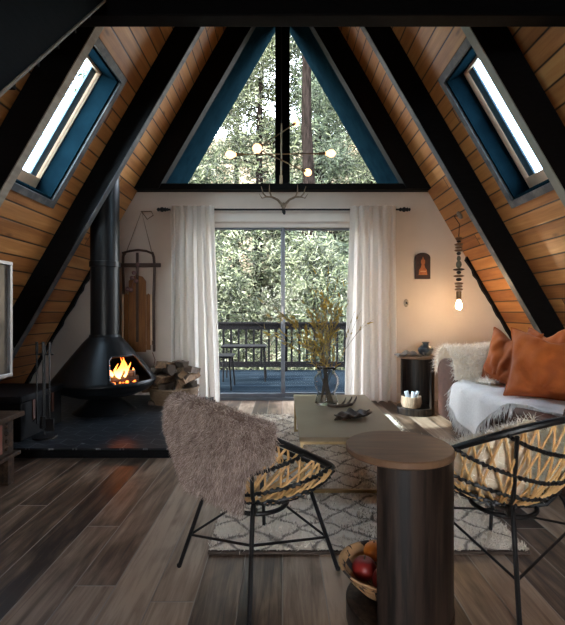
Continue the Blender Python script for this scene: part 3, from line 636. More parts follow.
# chandelier
Yc = 3.45; cc = P(282, 160, Yc)
ch = thing('chandelier', 'brass rod chandelier with bare bulbs hanging before the gable window', 'chandelier', (cc.x, Yc, P(0, 184, Yc).z))
MB().tube([P(282, 124, Yc), P(281.5, 183, Yc)], .007, 10).build('stem', M['brass_dk'], ch)
MB().tube([P(282, 124, Yc), (P(282, 124, Yc).x, Yc, 5.40)], .0035, 8).build('hanging_cable', M['iron'], ch)
MB().tube([P(281.5, 176, Yc), P(281.5, 184, Yc)], .012, 10).build('stem_cap', M['brass_dk'], ch)
def arm(a, b, bulbs):
    MB().tube([a, b], .005, 8).build('arm', M['brass_dk'], ch)
    for (e, o_) in bulbs:
        d = (e-o_).normalized(); sk = MB().tube([e-d*.01, e+d*.05], .012, 12).build('socket', M['brass_dk'], ch)
        mb = MB(); pts = [e+d*(.05+t) for t in (0, .015, .032, .05, .068, .080, .087)]; mb.tube(pts, [.012, .018, .028, .033, .028, .014, .002], 14); mb.build('bulb', M['bulb'], sk)
def PD(px, py, dy): return P(px, py, Yc+dy)
a1, b1 = PD(243, 155, -.05), PD(320, 154, .05); arm(a1, b1, [(a1, b1), (b1, a1)])
a2, b2 = PD(294, 125, .38), PD(262, 146, -.40); arm(a2, b2, [(a2, b2), (b2, a2)])
a3, b3 = PD(302, 170, .22), PD(262, 151.5, -.22); arm(a3, b3, [(a3, b3)])

# ------------------------------------------------------------------ hearth + stove
HZ = .07; hx1 = -.80
struct(MB().box((-2.72, 3.10, .001), (hx1, YB-.02, HZ-.012)).build('floor.001', M['black'], smooth=False))
struct(MB().box((-2.7, 3.103, HZ-.0119), (hx1, YB-.02, HZ)).build('floor.002', M['tile'], smooth=False))
bpy.data.objects['floor.001'].name = 'hearth_slab'; bpy.data.objects['floor.002'].name = 'hearth_floor'
sx, sy = -1.775, 4.30
so = thing('cone_stove', 'black freestanding cone fireplace with a fire burning behind its opening', 'stove', (sx, sy, HZ))
MB().lathe([(.30, .0005), (.26, .03), (.15, .12), (.105, .145), (.11, .16)], 48, (sx, sy, HZ)).build('pedestal', M['stove'], so)
# firebox shell with opening
def rz(t):   # profile param t in 0..1 : from bowl bottom to collar
    pr = [(.10, .245), (.30, .275), (.425, .325), (.478, .385), (.486, .405), (.475, .425), (.44, .47), (.36, .575), (.27, .69), (.19, .79), (.145, .835), (.138, .86)]
    x = t*(len(pr)-1); i = min(int(x), len(pr)-2); f = x-i
    return pr[i][0]*(1-f)+pr[i+1][0]*f, pr[i][1]*(1-f)+pr[i+1][1]*f-.03
NU, NV = 144, 67; oa = math.radians(-32); ow = math.radians(31)
mb = MB(); vs_ = []; 
for i in range(NU):
    for j in range(NV):
        r, z = rz(j/(NV-1)); a = 2*PI*i/NU; vs_.append((sx+r*math.cos(a), sy+r*math.sin(a), z))
def inop(i, j):
    a = (2*PI*(i+.5)/NU-oa+PI) % (2*PI)-PI; r, z = rz((j+.5)/(NV-1))
    zb_, zt_ = .395, .628
    if not (zb_ < z < zt_): return False
    tz = (z-zb_)/(zt_-zb_); return abs(a) < ow*(1-.05*tz) and not (abs(a) > ow*.86 and (tz < .08 or tz > .93))
fs = [(i*NV+j, ((i+1) % NU)*NV+j, ((i+1) % NU)*NV+j+1, i*NV+j+1) for i in range(NU) for j in range(NV-1) if not inop(i, j)]
mb.add(vs_, fs); sh = mb.build('firebox', M['stove'], so, solid=.012, angle=60)
mb = MB(); loop = []
def cp(a, z, off=.006):
    r_ = np.interp(z+.03, [.405, .425, .47, .575, .69, .79], [.486, .475, .44, .36, .27, .19])+off; return Vector((sx+r_*math.cos(a), sy+r_*math.sin(a), z))
z0_, z1_ = .392, .631
for t in np.linspace(-1, 1, 13)[1:-1]: loop.append(cp(oa+t*ow, z0_))
for t in np.linspace(0, 1, 8)[1:-1]: loop.append(cp(oa+ow*(1-.05*t), z0_+(z1_-z0_)*t))
for t in np.linspace(1, -1, 13)[1:-1]: loop.append(cp(oa+t*ow*.95, z1_))
for t in np.linspace(1, 0, 8)[1:-1]: loop.append(cp(oa-ow*(1-.05*t), z0_+(z1_-z0_)*t))
mb.tube(loop, .007, 8, closed=True); mb.build('opening_rim', mat('steel_rim', (.05,.052,.056), None, .35, .3), so)
mb = MB(); pr = [(.001, .27), (.30, .30), (.41, .37)]; mb.lathe([(r, z) for r, z in pr], 40, (sx, sy, 0)); mb.build('grate_bed', M['iron'], so)
ztop = 2.43
MB().lathe([(.135, .83), (.135, 1.52)], 40, (sx, sy, 0)).build('lower_flue', M['stove'], so)
MB().lathe([(.146, 1.50), (.146, 1.555)], 40, (sx, sy, 0)).build('flue_collar', M['stove'], so, bevel=.004)
mb = MB(); vs_ = []; n = 40
for kk in range(n):
    a = 2*PI*kk/n; x = sx+.137*math.cos(a); vs_ += [(x, sy+.137*math.sin(a), 1.55), (x, sy+.137*math.sin(a), APX-abs(x)*2*S3-.005)]
mb.add(vs_, [(2*i, 2*((i+1) % n), 2*((i+1) % n)+1, 2*i+1) for i in range(n)]); mb.build('upper_flue', M['stove'], so)
# fire: logs and flames
fd = Vector((math.cos(oa), math.sin(oa), 0)); fc = Vector((sx, sy, .40))+fd*.20; ft = Vector((-fd.y, fd.x, 0))
for kk, (aa, off, zo) in enumerate(((.25, .06, 0), (-.3, -.02, .015), (.9, 0, .055))):
    d = (ft*math.cos(aa)+fd*math.sin(aa)); cc_ = fc+fd*off+Vector((0, 0, zo))
    tag(MB().tube([cc_-d*.16, cc_, cc_+d*.16], .033, 9).build('burning_log', M['logend'], org=cc_), 'charred log burning inside the cone stove', 'log', 'logs burning in the stove')
mb = MB()
for kk in range(11):
    t = (kk-5)/5; b0 = fc+ft*(t*.105)+fd*R.uniform(.0, .09)+Vector((0, 0, .02)); hh_ = (.21-.11*abs(t))*R.uniform(.75, 1.15)
    pts = [b0+Vector((0, 0, hh_*s_))+ft*(.022*math.sin(s_*5+kk)) for s_ in (0, .2, .4, .6, .8, 1)]
    mb.tube(pts, [.012, .024, .022, .014, .008, .001], 8, flat=.5)
tag(mb.build('flames', M['flame'], org=fc), 'orange flames burning over the logs inside the cone stove', 'fire', kind='stuff')
mb = MB()
for kk in range(16): mb.ball(fc+ft*R.uniform(-.14, .14)+fd*R.uniform(-.02, .12)+Vector((0, 0, -.022)), R.uniform(.010, .02), 7, 5)
tag(mb.build('embers', M['ember'], org=fc+Vector((0, 0, -.02))), 'glowing red embers under the burning logs', 'embers', kind='stuff')

# tools
tx, ty = -1.87, 3.38
ft_ = thing('fireplace_tool_set', 'black iron fireplace tool stand on the hearth in front of the stove', 'fireplace tools', (tx, ty, HZ))
MB().lathe([(.09, .0005), (.09, .012), (.02, .02)], 24, (tx, ty, HZ)).build('base', M['iron'], ft_)
MB().tube([(tx, ty, HZ+.01), (tx, ty, .80)], .008).build('pole', M['iron'], ft_)
MB().tube([(tx-.07, ty, .72), (tx+.07, ty, .72)], .006).build('hanger', M['iron'], ft_)
for dx, nm, zl in ((-.05, 'poker', .18), (.05, 'shovel', .22), (.0, 'brush', .24)):
    mb = MB(); mb.tube([(tx+dx, ty-.02, .79), (tx+dx, ty-.02, zl)], .006, 8); mb.tube([(tx+dx, ty-.02, .82), (tx+dx, ty-.02, .72)], .011, 8)
    if nm == 'shovel': mb.box((tx+dx-.035, ty-.026, zl-.10), (tx+dx+.035, ty-.02, zl))
    if nm == 'brush': mb.lathe([(.014, -.1), (.026, -.09), (.02, 0)], 12, (tx+dx, ty-.02, zl))
    if nm == 'poker': mb.tube([(tx+dx, ty-.02, zl+.05), (tx+dx-.03, ty-.02, zl+.02)], .005)
    mb.build(nm, M['iron'], ft_)
# dark chest left of hearth
bx = thing('storage_trunk', 'low black trunk on the hearth behind the television cabinet', 'trunk', (-2.25, 3.5, HZ))
MB().box((-2.5, 3.25, HZ+.001), (-1.98, 3.85, .36)).build('body', M['black'], bx, bevel=.008)
MB().box((-2.52, 3.235, .361), (-1.965, 3.865, .415)).build('lid', M['black'], bx, bevel=.01)
for y in (3.4, 3.68): MB().box((-1.979, y, .2), (-1.972, y+.03, .36)).build('strap', M['leather'], bx)

# firewood basket + logs
bxc = Vector((P(176, 0, 4.78).x, 4.72, 0)); zb_ = .001
wb = thing('firewood_basket', 'wide wicker basket heaped with split firewood beside the stove', 'basket', (bxc.x, bxc.y, zb_))
mb = MB(); mb.lathe([(.20, .001), (.215, .01), (.245, .10), (.265, .22), (.27, .235), (.255, .235), (.235, .10), (.2, .02), (.0001, .015)], 40, bxc); mb.build('body', M['wicker'], wb)
mb = MB(); mb.tube([bxc+Vector((.265*math.cos(a), .265*math.sin(a), .235)) for a in np.linspace(0, 2*PI, 41)[:-1]], .012, 7, closed=True); mb.build('rim', M['wicker'], wb)
def logmesh(seed):
    rr = random.Random(seed); n = rr.choice((4, 5, 6)); rad = rr.uniform(.045, .062); ln = rr.uniform(.30, .42); prof = [(math.cos(2*PI*i/n+rr.uniform(-.25, .25))*rad*rr.uniform(.7, 1.15), math.sin(2*PI*i/n+rr.uniform(-.2, .2))*rad*rr.uniform(.7, 1.15)) for i in range(n)]
    mb = MB(); secs = 5; vs_ = []
    for s_ in range(secs):
        o1, o2 = rr.uniform(-.006, .006), rr.uniform(-.006, .006); sc_ = rr.uniform(.92, 1.06)
        for (a, b) in prof: vs_.append((-ln/2+ln*s_/(secs-1)+rr.uniform(-.006, .006)*(s_ in (0, secs-1)), a*sc_+o1, b*sc_+o2))
    fs = [(s_*n+i, s_*n+(i+1) % n, (s_+1)*n+(i+1) % n, (s_+1)*n+i) for s_ in range(secs-1) for i in range(n)]+[tuple(range(n-1, -1, -1)), tuple((secs-1)*n+i for i in range(n))]
    return mb.add(vs_, fs)
lm = [logmesh(i).build('log_proto', M['log'] if i % 2 else M['logend'], smooth=False, bevel=.003) for i in range(5)]
spots = []
for lay, (cnt, z) in enumerate(((3, .085), (3, .17), (4, .255), (4, .34), (4, .42), (2, .485))):
    for j in range(cnt):
        w_ = (cnt-1)/2; spots.append((bxc.x+(j-w_)*.125+R.uniform(-.015, .015), bxc.y+R.uniform(-.04, .03), z+R.uniform(-.01, .01), R.uniform(-.55, .55)+(PI/2), R.uniform(-.2, .2)))
for i, (x, y, z, rz_, ry) in enumerate(spots):
    src = lm[i % 5]; o = src.copy() if i >= 5 else src
    if i >= 5: col.objects.link(o)
    o.name = 'firewood_log'; o.location = (x, y, z); o.rotation_euler = (R.uniform(0, 6), ry, rz_); o.scale = (.9 if i < 6 else 1,)*3
    tag(o, 'split firewood log heaped in the wicker basket beside the stove', 'log', 'firewood heaped in the basket')

# TV + cabinet
cbx = -1.66; cab = thing('carved_cabinet', 'low carved wooden media cabinet with worn red panels at the left edge', 'cabinet', (-1.95, 1.9, 0))
MB().box((-2.2, 1.2, .40), (cbx+.03, 2.72, .43)).build('top', M['chest'], cab, smooth=False, bevel=.004)
MB().box((-2.16, 1.23, .19), (cbx-.012, 2.67, .399)).build('body', M['chest'], cab, smooth=False)
MB().box((-2.18, 1.2, .165), (cbx+.02, 2.70, .189)).build('lower_shelf', M['chest'], cab, smooth=False, bevel=.004)
for y in (1.32, 1.80, 2.29):
    MB().box((cbx-.011, y, .21), (cbx, y+.26, .385)).build('door_panel', M['redpaint'], cab, smooth=False, bevel=.003)
for y in (1.24, 2.60):
    for x in (-2.14, cbx-.06): MB().box((x, y, .001), (x+.06, y+.06, .164)).build('leg', M['chest'], cab, smooth=False, bevel=.004)
mb = MB()
for y0 in (2.555, 2.075, 1.6):
    for i in range(4):
        z = .225+i*.045; mb.lathe([(.016, 0), (.012, .008), (.003, .010)], 8, (0, 0, 0)); kk = mb.v[-24:]; mb.v[-24:] = [(cbx-.010+c_, y0+.05+a, z+b) for a, b, c_ in kk]
mb.build('carving', M['chest'], cab)
tv = thing('television', 'flat television in a silver frame on the carved cabinet at left', 'television', (-1.75, 2.3, .431))
MB().box((-1.79, 1.65, .655), (-1.745, 2.72, 1.36)).build('housing', M['iron'], tv, bevel=.004)
mb = MB(); a_, b_, c_, d_ = 1.62, 2.735, .645, 1.37; t = .022
mb.box((-1.746, a_, c_), (-1.715, b_, c_+t)); mb.box((-1.746, a_, d_-t), (-1.715, b_, d_)); mb.box((-1.746, a_, c_+t), (-1.715, a_+t, d_-t)); mb.box((-1.746, b_-t, c_+t), (-1.715, b_, d_-t)); mb.build('bezel', M['silver'], tv, smooth=False, bevel=.002)
MB().box((-1.744, a_+t, c_+t), (-1.735, b_-t, d_-t)).build('screen', M['screen'], tv, smooth=False)
mb = MB(); mb.box((-1.87, 2.0, .4305), (-1.68, 2.4, .442)); mb.box((-1.79, 2.12, .442), (-1.76, 2.28, .66)); mb.build('stand', M['iron'], tv, bevel=.003)

# ------------------------------------------------------------------ rug
rx0, rx1, ry0, ry1 = -.325, 1.075, 1.86, 4.34
rg = thing('shag_rug', 'cream shag rug with a dark diamond lattice under the coffee table', 'rug', ((rx0+rx1)/2, (ry0+ry1)/2, .001))
MB().box((rx0, ry0, .001), (rx1, ry1, .013)).build('backing', M['rugedge'], rg, smooth=False, bevel=.004)
pile = MB()
def rgf(u, v):
    x = rx0+.004+(rx1-rx0-.008)*u; y = ry0+.004+(ry1-ry0-.008)*v; return Vector((x, y, .022+.003*math.sin(31*x+2*math.sin(17*y))*math.sin(27*y)))
pile.grid(rgf, 60, 100)
b0 = MB(); b0.grid(rgf, 20, 30); pts, nr = sample(b0, 42000)
nr = np.tile(np.array([[0, 0, 1.0]]), (len(pts), 1)); pts[:, 2] = .018
strands(pile, pts, nr, .022, .007, (0, 0, -.3), .55, 1)
o = pile.build('pile', M['rug'], rg, smooth=False); o['kind'] = 'stuff'

# coffee table
cx0, cx1, cy0, cy1, cz = .095, .71, 2.43, 3.70, .344
ct = thing('coffee_table', 'low rectangular coffee table with a smooth top on thin brass frames', 'table', ((cx0+cx1)/2, (cy0+cy1)/2, .03))
MB().box((cx0, cy0, cz-.024), (cx1, cy1, cz)).build('tabletop', M['ctop'], ct, smooth=False, bevel=.003)
for y in (cy0+.005, cy1-.023):
    mb = MB(); t = .018; a, b = cx0+.005, cx1-.005
    mb.box((a, y, .028), (b, y+t, .028+t)); mb.box((a, y, cz-.042), (b, y+t, cz-.0245)); mb.box((a, y, .028+t), (a+t, y+t, cz-.042)); mb.box((b-t, y, .028+t), (b, y+t, cz-.042)); mb.build('frame', M['brass'], ct, smooth=False)
for x in (cx0+.005, cx1-.023): MB().box((x, cy0+.024, cz-.042), (x+.018, cy1-.024, cz-.0245)).build('side_rail', M['brass'], ct, smooth=False)

# vase with branches
vx, vy = P(327, 0, 3.33).x, 3.33; vz = cz
va_ = thing('glass_vase', 'clear waisted glass vase standing on the coffee table', 'vase', (vx, vy, vz))
gm, N_, L_, b_ = newmat('clear_glass'); b_.inputs['Transmission Weight'].default_value = 1; b_.inputs['Roughness'].default_value = .0; b_.inputs['IOR'].default_value = 1.14
t1 = N_.new('ShaderNodeBsdfTransparent'); t1.inputs[0].default_value = (.93,.95,.94,1); g1 = N_.new('ShaderNodeBsdfGlossy'); g1.inputs['Roughness'].default_value = .03; lw = N_.new('ShaderNodeLayerWeight'); lw.inputs[0].default_value = .12
mx = N_.new('ShaderNodeMixShader'); L_.new(lw.outputs['Fresnel'], mx.inputs[0]); L_.new(t1.outputs[0], mx.inputs[1]); L_.new(g1.outputs[0], mx.inputs[2]); N_.remove(mx)
vp0 = [(.0001, .001), (.088, .002), (.092, .01), (.078, .055), (.066, .09), (.082, .12), (.096, .16), (.094, .20), (.070, .235), (.060, .26), (.082, .285), (.078, .286), (.056, .26), (.066, .235), (.090, .20), (.092, .16), (.078, .12), (.062, .09), (.074, .055), (.087, .012), (.0001, .008)]
vp = vp0
MB().lathe([(r, z) for r, z in vp], 36, (vx, vy, vz)).build('glass_body', gm, va_, angle=180)
br = thing('leafy_branches', 'tall dry branches with thin yellow leaves standing in the glass vase', 'branches', (vx, vy, vz+.012))
sm = MB(); lf_p = []; lf_n = []
def stem(tip, leaf=26, base=None, r=.0026):
    a = R.uniform(0, 2*PI); b0 = Vector((vx+.05*math.cos(a), vy+.05*math.sin(a), vz+.014)) if base is None else base
    nk = Vector((vx-.03*math.cos(a)+(tip.x-vx)*.08, vy-.03*math.sin(a)+(tip.y-vy)*.08, vz+.26)); pts = []
    for i in range(13):
        t = i/12; c1 = b0*(1-t)**2+nk*2*t*(1-t)+tip*t*t; pts.append(c1)
    if base is None: pts = [b0.lerp(nk, i/4) for i in range(4)]+[nk*(1-t)**2+(nk+(nk-b0)*.9*(tip.z-nk.z)/.8)*2*t*(1-t)+tip*t*t for t in np.linspace(0, 1, 10)]
    else: pts = [b0.lerp(tip, i/7)+Vector((0, 0, .02*math.sin(i/7*PI))) for i in range(8)]
    sm.tube(pts, [r*(1-.6*i/len(pts)) for i in range(len(pts))], 5)
    for _ in range(leaf):
        t = R.uniform(.35 if base is None else .3, 1); x = t*(len(pts)-1); i = min(int(x), len(pts)-2); p_ = pts[i].lerp(pts[i+1], x-i); d = (pts[i+1]-pts[i]).normalized()
        lf_p.append(tuple(p_)); lf_n.append(tuple(d*.9+Vector((R.uniform(-.6, .6), R.uniform(-.6, .6), R.uniform(-.2, .5)))))
    return pts
tips = [(254, 322), (262, 300), (272, 308), (284, 296), (296, 290), (305, 276), (318, 268), (330, 262), (340, 270), (346, 285), (338, 300), (326, 292), (312, 305), (296, 322), (278, 330), (350, 300), (333, 282), (308, 292), (322, 312), (341, 312), (265, 316)]
for (a, b) in tips:
    pts = stem(P(a+R.uniform(-3, 3), b+R.uniform(-4, 4), vy+R.uniform(-.22, .22)), 15)
    for _ in range(3):
        i = R.randint(6, 10); d = pts[i+1]-pts[i]; stem(pts[i]+d.normalized()*R.uniform(.10, .18)+Vector((R.uniform(-.09, .09), R.uniform(-.07, .07), R.uniform(-.01, .06))), 7, base=pts[i], r=.0018)
q0 = stem(P(366, 322, vy-.05), 6); stem(P(355, 312, vy-.05), 5, base=q0[8], r=.0018); stem(P(374, 320, vy-.05), 4, base=q0[10], r=.0016); stem(P(362, 310, vy-.05), 4, base=q0[9], r=.0016)
sm.build('stems', M['twig'], br)
lf = MB(); strands(lf, np.array(lf_p), np.array(lf_n), .05, .013, (0, 0, -.2), .25, 2); lf.build('leaves', M['yellow'], br, smooth=False)

# driftwood / leaf pieces on the table
c = Vector((.42, 3.12, cz)); dp = MB()
pt = lambda px, py, z: Vector(((px-283)/F*(F*(H-cz-z)/(py-313)), F*(H-cz-z)/(py-313), cz+z))
for pts, rr_ in (([pt(329, 405.5, .012), pt(337, 406.5, .014), pt(346, 406, .014), pt(352, 405, .016)], [.012, .013, .012, .010]),
                 ([pt(352, 405, .016), pt(355, 402, .02), pt(356.5, 399, .055), pt(357, 397, .08)], [.010, .009, .007, .003]),
                 ([pt(347, 405.5, .016), pt(350, 402, .03), pt(352, 399, .06), pt(352.5, 397, .075)], [.009, .008, .006, .003]),
                 ([pt(342, 405.5, .016), pt(345, 402, .04), pt(346.5, 398, .065)], [.009, .007, .003]),
                 ([pt(329, 405.5, .012), pt(331, 403, .012), pt(334, 402, .01)], [.010, .008, .004])): dp.tube(pts, rr_, 8)
tag(dp.build('pronged_driftwood', M['bronze'], org=pt(342, 406, 0)), 'dark pronged piece of driftwood beside the glass vase', 'driftwood')
lfm = MB(); y0_ = 2.86; cxl = P(354, 0, y0_).x
def shell(u, v):
    t = (u-.5)*2; wv = (v-.5)*2; wid = .062*(1-abs(t)**1.6)+.018*math.sin(u*17)+.012
    return Vector((cxl+t*.125+.010*math.sin(v*11), y0_+t*.05+wv*wid, cz+.010+.035*abs(wv)**1.5*(1-.4*abs(t))+.045*max(0, t-.6)+.008*math.sin(u*23+v*9)))
lfm.grid(shell, 30, 12); tag(lfm.build('curled_leaf_dish', M['bronze'], solid=.006, org=(cxl, y0_, cz)), 'curled brown leaf-shaped dish on the coffee table, nearer than the driftwood', 'dish')

# ------------------------------------------------------------------ drum side tables
def side_table(cx, cy, a0, a1, label, h=.60, r=.185):
    t = thing('side_table', label, 'side table', (cx, cy, 0), None); c = (cx, cy, 0)
    MB().lathe([(r-.004, h-.024), (r, h-.020), (r, h-.004), (r-.004, h)], 72, c).build('tabletop', M['dtop'], t)
    MB().lathe([(r-.003, .001), (r, .006), (r, .070), (r-.004, .074)], 72, c).build('base', M['dwood'], t)
    def arc(rad, z): return [(cx+rad*math.cos(a), cy+rad*math.sin(a), z) for a in np.linspace(a0, a1, 44)]
    mb = MB(); ro, ri = r-.003, r-.024; z0, z1 = .0745, h-.0245
    P4 = [arc(ro, z0), arc(ro, z1), arc(ri, z1), arc(ri, z0)]; n = 44; vs_ = [p for ar in P4 for p in ar]; fs = []
    for q in range(4):
        for i in range(n-1): fs.append((q*n+i, q*n+i+1, ((q+1) % 4)*n+i+1, ((q+1) % 4)*n+i))
    fs += [(0, n, 2*n, 3*n), (n-1, 4*n-1, 3*n-1, 2*n-1)]; mb.add(vs_, fs); mb.build('curved_pedestal', M['dwood'], t); return t
D = math.radians
side_table(.396, 1.465, D(-127), D(53), 'round dark wood side table with curved pedestal between the two cane chairs', .60, .178)
side_table(P(416, 0, 4.5).x, 4.50, D(-52), D(128), 'round black side table against the back wall, holding a pot', .60, .19)
# bowl with fruit on near table base
bcx, bcy, bz = .352, 1.50, .075
bw = MB(); prof = [(.0001, 0), (.055, 0), (.085, .018), (.125, .06), (.152, .098), (.156, .10), (.148, .102), (.120, .066), (.08, .026), (.05, .008), (.0001, .008)]
bw.lathe(prof, 48, (bcx, bcy, bz)); o = bw.build('woven_bowl', M['bowl'], org=(bcx, bcy, bz)); o.rotation_euler = (0, math.radians(0), 0)
tag(o, 'coiled woven bowl with dark pattern holding fruit on the near side table base', 'bowl')
def fruit(name, x, y, z, r, mt, lb, ct_):
    mb = MB(); pr = []
    for i in range(13):
        a = PI*i/12; rr_ = r*math.sin(a)*(1.0 if name == 'orange' else 1+.08*math.cos(a)); zz_ = -r*math.cos(a)*.92
        if name != 'orange' and i > 9: zz_ -= .10*r*(i-9)/1.2
        pr.append((max(rr_, 1e-5), zz_))
    f_ = thing(name, lb, ct_, (x, y, z)) ; mb.lathe(pr, 24, (x, y, z)); mb.build('skin', mt, f_); MB().tube([(x, y, z+r*.62), (x+.003, y, z+r*1.02)], .0022, 6).build('stem', M['twig'], f_)
fruit('apple', .287, 1.508, .155, .043, M['apple'], 'dark red apple at the outer side of the woven bowl', 'fruit')
fruit('apple', .345, 1.432, .160, .046, M['apple'], 'large glossy red apple at the front of the woven bowl', 'fruit')
fruit('orange', .335, 1.585, .170, .036, M['orange'], 'small orange at the back of the woven bowl', 'fruit')
fruit('orange', .398, 1.512, .176, .036, M['orange'], 'orange tucked behind the pedestal edge in the woven bowl', 'fruit')
# far table: pot, shell, basket
tcx = P(416, 0, 4.5).x
pz = .6005; c = Vector((P(425.5, 0, 4.5).x, 4.48, pz)); po = thing('painted_pot', 'small round dark pot with pale pattern on the far side table', 'pot', c)
MB().lathe([(.035, 0), (.06, .02), (.078, .05), (.076, .078), (.05, .105), (.030, .118), (.030, .128), (.042, .140), (.036, .142), (.024, .128), (.024, .118), (.04, .10)], 32, c).build('body', M['pot'], po)
c2 = Vector((P(408, 0, 4.5).x, 4.46, pz)); mb = MB()
mb.grid(lambda u, v: c2+Vector(((u-.5)*.26, (v-.5)*.17, .003+.05*math.sin(PI*u)*(.35+.65*math.sin(PI*v))+.008*math.sin(u*20))), 30, 14)
tag(mb.build('seashell', M['book'], org=c2, solid=.005), 'flat grey brown shell lying on the far side table', 'shell')
c3 = Vector((P(413, 0, 4.38).x, 4.42, .0745)); bk = thing('small_basket', 'small pale woven basket holding rolled papers on the far table base', 'basket', c3)
MB().lathe([(.075, .001), (.092, .01), (.105, .06), (.10, .115), (.095, .12), (.088, .115), (.095, .06), (.08, .015), (.0001, .012)], 32, c3).build('body', mat('pale_basket', (.50,.36,.25), (.22,.14,.09), .8, scale=(1,1,.3), ns=30, bs=.6), bk)
for (dx, dy, lean, r_, lb) in ((-.035, 0, -.3, .022, 'white rolled paper leaning to the curtain side in the small basket'), (.005, -.03, .1, .02, 'white rolled paper standing at the front of the small basket'), (.04, .0, .45, .017, 'blue grey rolled paper leaning toward the sofa in the small basket')):
    a = c3+Vector((dx*.4, dy, .02)); b = c3+Vector((dx+lean*.06, dy, .165)); mb = MB(); mb.tube([a, b], r_, 14); mb.tube([b-(b-a)*.02, b+(b-a)*.01], r_*.6, 10)
    tag(mb.build('paper_roll', M['paper'], org=a), lb, 'paper roll')

# ------------------------------------------------------------------ sofa
so_ = thing('leather_sofa', 'dark brown leather sofa along the right wall under a white throw', 'sofa', (1.9, 3.0, 0))
X0 = 1.47; Ya, Yb_ = 1.95, 4.04
MB().box((X0+.05, Ya, .06), (2.35, Yb_-.02, .30)).build('frame', M['leather'], so_, bevel=.02)
for (y0, y1) in ((Ya+.30, 2.94), (2.95, 3.64)):
    mb = MB(); mb.grid(lambda u, v: Vector((X0+.0+.64*u, y0+(y1-y0)*v, .0)), 2, 2)
    mb = MB(); mb.box((X0, y0, .31), (2.09, y1, .455)); o = mb.build('seat_cushion', M['leather'], so_, bevel=.035)
    o.modifiers['b'].segments = 5
o = MB().box((2.10, Ya+.1, .28), (2.36, Yb_-.05, .74)).build('backrest', M['leather'], so_, bevel=.07); o.modifiers['b'].segments = 5
for (y0, y1) in ((3.65, Yb_), (Ya-.1, Ya+.29)):
    mb = MB(); r_ = (y1-y0)/2; yc = (y0+y1)/2
    poly = [(yc-r_*.88, .10), (yc+r_*.88, .10), (yc+r_*.9, .42)]+[(yc+r_*1.0*math.cos(a), .50+r_*.72*math.sin(a)) for a in np.linspace(-.35, PI+.35, 18)]+[(yc-r_*.9, .42)]
    mb.prism(poly, X0-.02, 2.34, lambda y, z, d: Vector((d, y, z))); o = mb.build('armrest', M['leather'], so_, bevel=.018)
for x in (X0+.1, 2.28):
    for y in (Ya+.05, Yb_-.12): MB().lathe([(.022, .001), (.03, .06)], 12, (x, y, 0)).build('leg', M['dwood'], so_)
# throw
def thf(u, v):   # u along Y (near->far), v from seat back to hanging edge
    y = 2.42+1.24*u; hang = np.interp(u, [0, .18, .34, .45, .62, .8, 1.0], [-.14, -.05, .03, .16, .33, .30, .22])
    rise = .04*max(0, (u-.90)/.10)
    inner = 2.05-.10*math.sin(u*9)*.3; L_top = inner-X0+.0; tot = L_top+hang; s_ = tot*v
    wob_ = .006*math.sin(19*y+7*v)+.004*math.sin(41*y)
    if s_ < L_top-.03: return Vector((inner-s_, y, .468+wob_+rise))
    q_ = s_-(L_top-.03); a = min(q_/.05, PI/2); x = X0+.03-.05*math.sin(a); z = .468-.05*(1-math.cos(a))
    if q_ > .05*PI/2: z -= q_-.05*PI/2; x -= .010+.012*math.sin(17*y)+.02*min(1, (q_-.078)/.2)
    return Vector((x, y+.02*math.sin(q_*9), z+wob_))
mb = MB(); mb.grid(thf, 70, 60); th = thing('white_throw', 'white woven throw with fringe draped over the sofa seat front', 'throw', (1.6, 3.1, .47))
mb.build('cloth', M['throw'], th, solid=.008)
fr_ = MB(); e_p = []; e_n = []
for i in range(420):
    u = R.random(); e_p.append(tuple(thf(u, 1.0)+Vector((0, R.uniform(-.004, .004), 0)))); e_n.append((-.25, R.uniform(-.3, .3), -1.0))
for i in range(140): e_p.append(tuple(thf(1.0, R.uniform(.3, 1)))); e_n.append((-.1, .5, -.5))
strands(fr_, np.array(e_p), np.array(e_n), .06, .010, (0, 0, -.6), .12, 2); fr_.build('fringe', M['throw'], th, smooth=False)
# cream sheepskin over far arm
def skf(u, v):
    s_ = v*1.0; yc = 3.845; r_ = .25
    a = -.15+(PI+.30)*s_; x = 1.455+.655*u; r_ = .212+.05*min(1, u*5); y = yc+r_*math.cos(a)*(1+.05*math.sin(u*11)); z = .51+.225*math.sin(a)+.0
    if s_ > .97: z -= .03
    z += .012*math.sin(9*u+5*v)
    return Vector((x, y, max(z, .478)))
sk = thing('cream_sheepskin', 'cream longhaired sheepskin draped over the far sofa armrest', 'sheepskin', (1.8, 3.84, .7)); mb = MB()
mb.grid(skf, 24, 24)
mb.grid(lambda u, v: Vector((1.56+.54*u, 3.68-.30*v*(.75+.25*math.sin(u*9)), .487+.01*math.sin(u*13+v*7))), 20, 14)
mb.build('hide', M['furcream'], sk); pts, nr = sample(mb, 20000); nr[nr[:, 2] < -.2] *= -1
out = np.stack([np.zeros(len(pts)), pts[:, 1]-3.845, pts[:, 2]-.50], 1); dots = (out*nr).sum(1); nr[(dots < 0) & (pts[:, 2] > .52)] *= -1
fm = MB(); strands(fm, pts, nr, .06, .005, (-.1, -.1, -.5), .6, 3); o = fm.build('wool', M['furcream'], sk, smooth=False); o['kind'] = 'stuff'
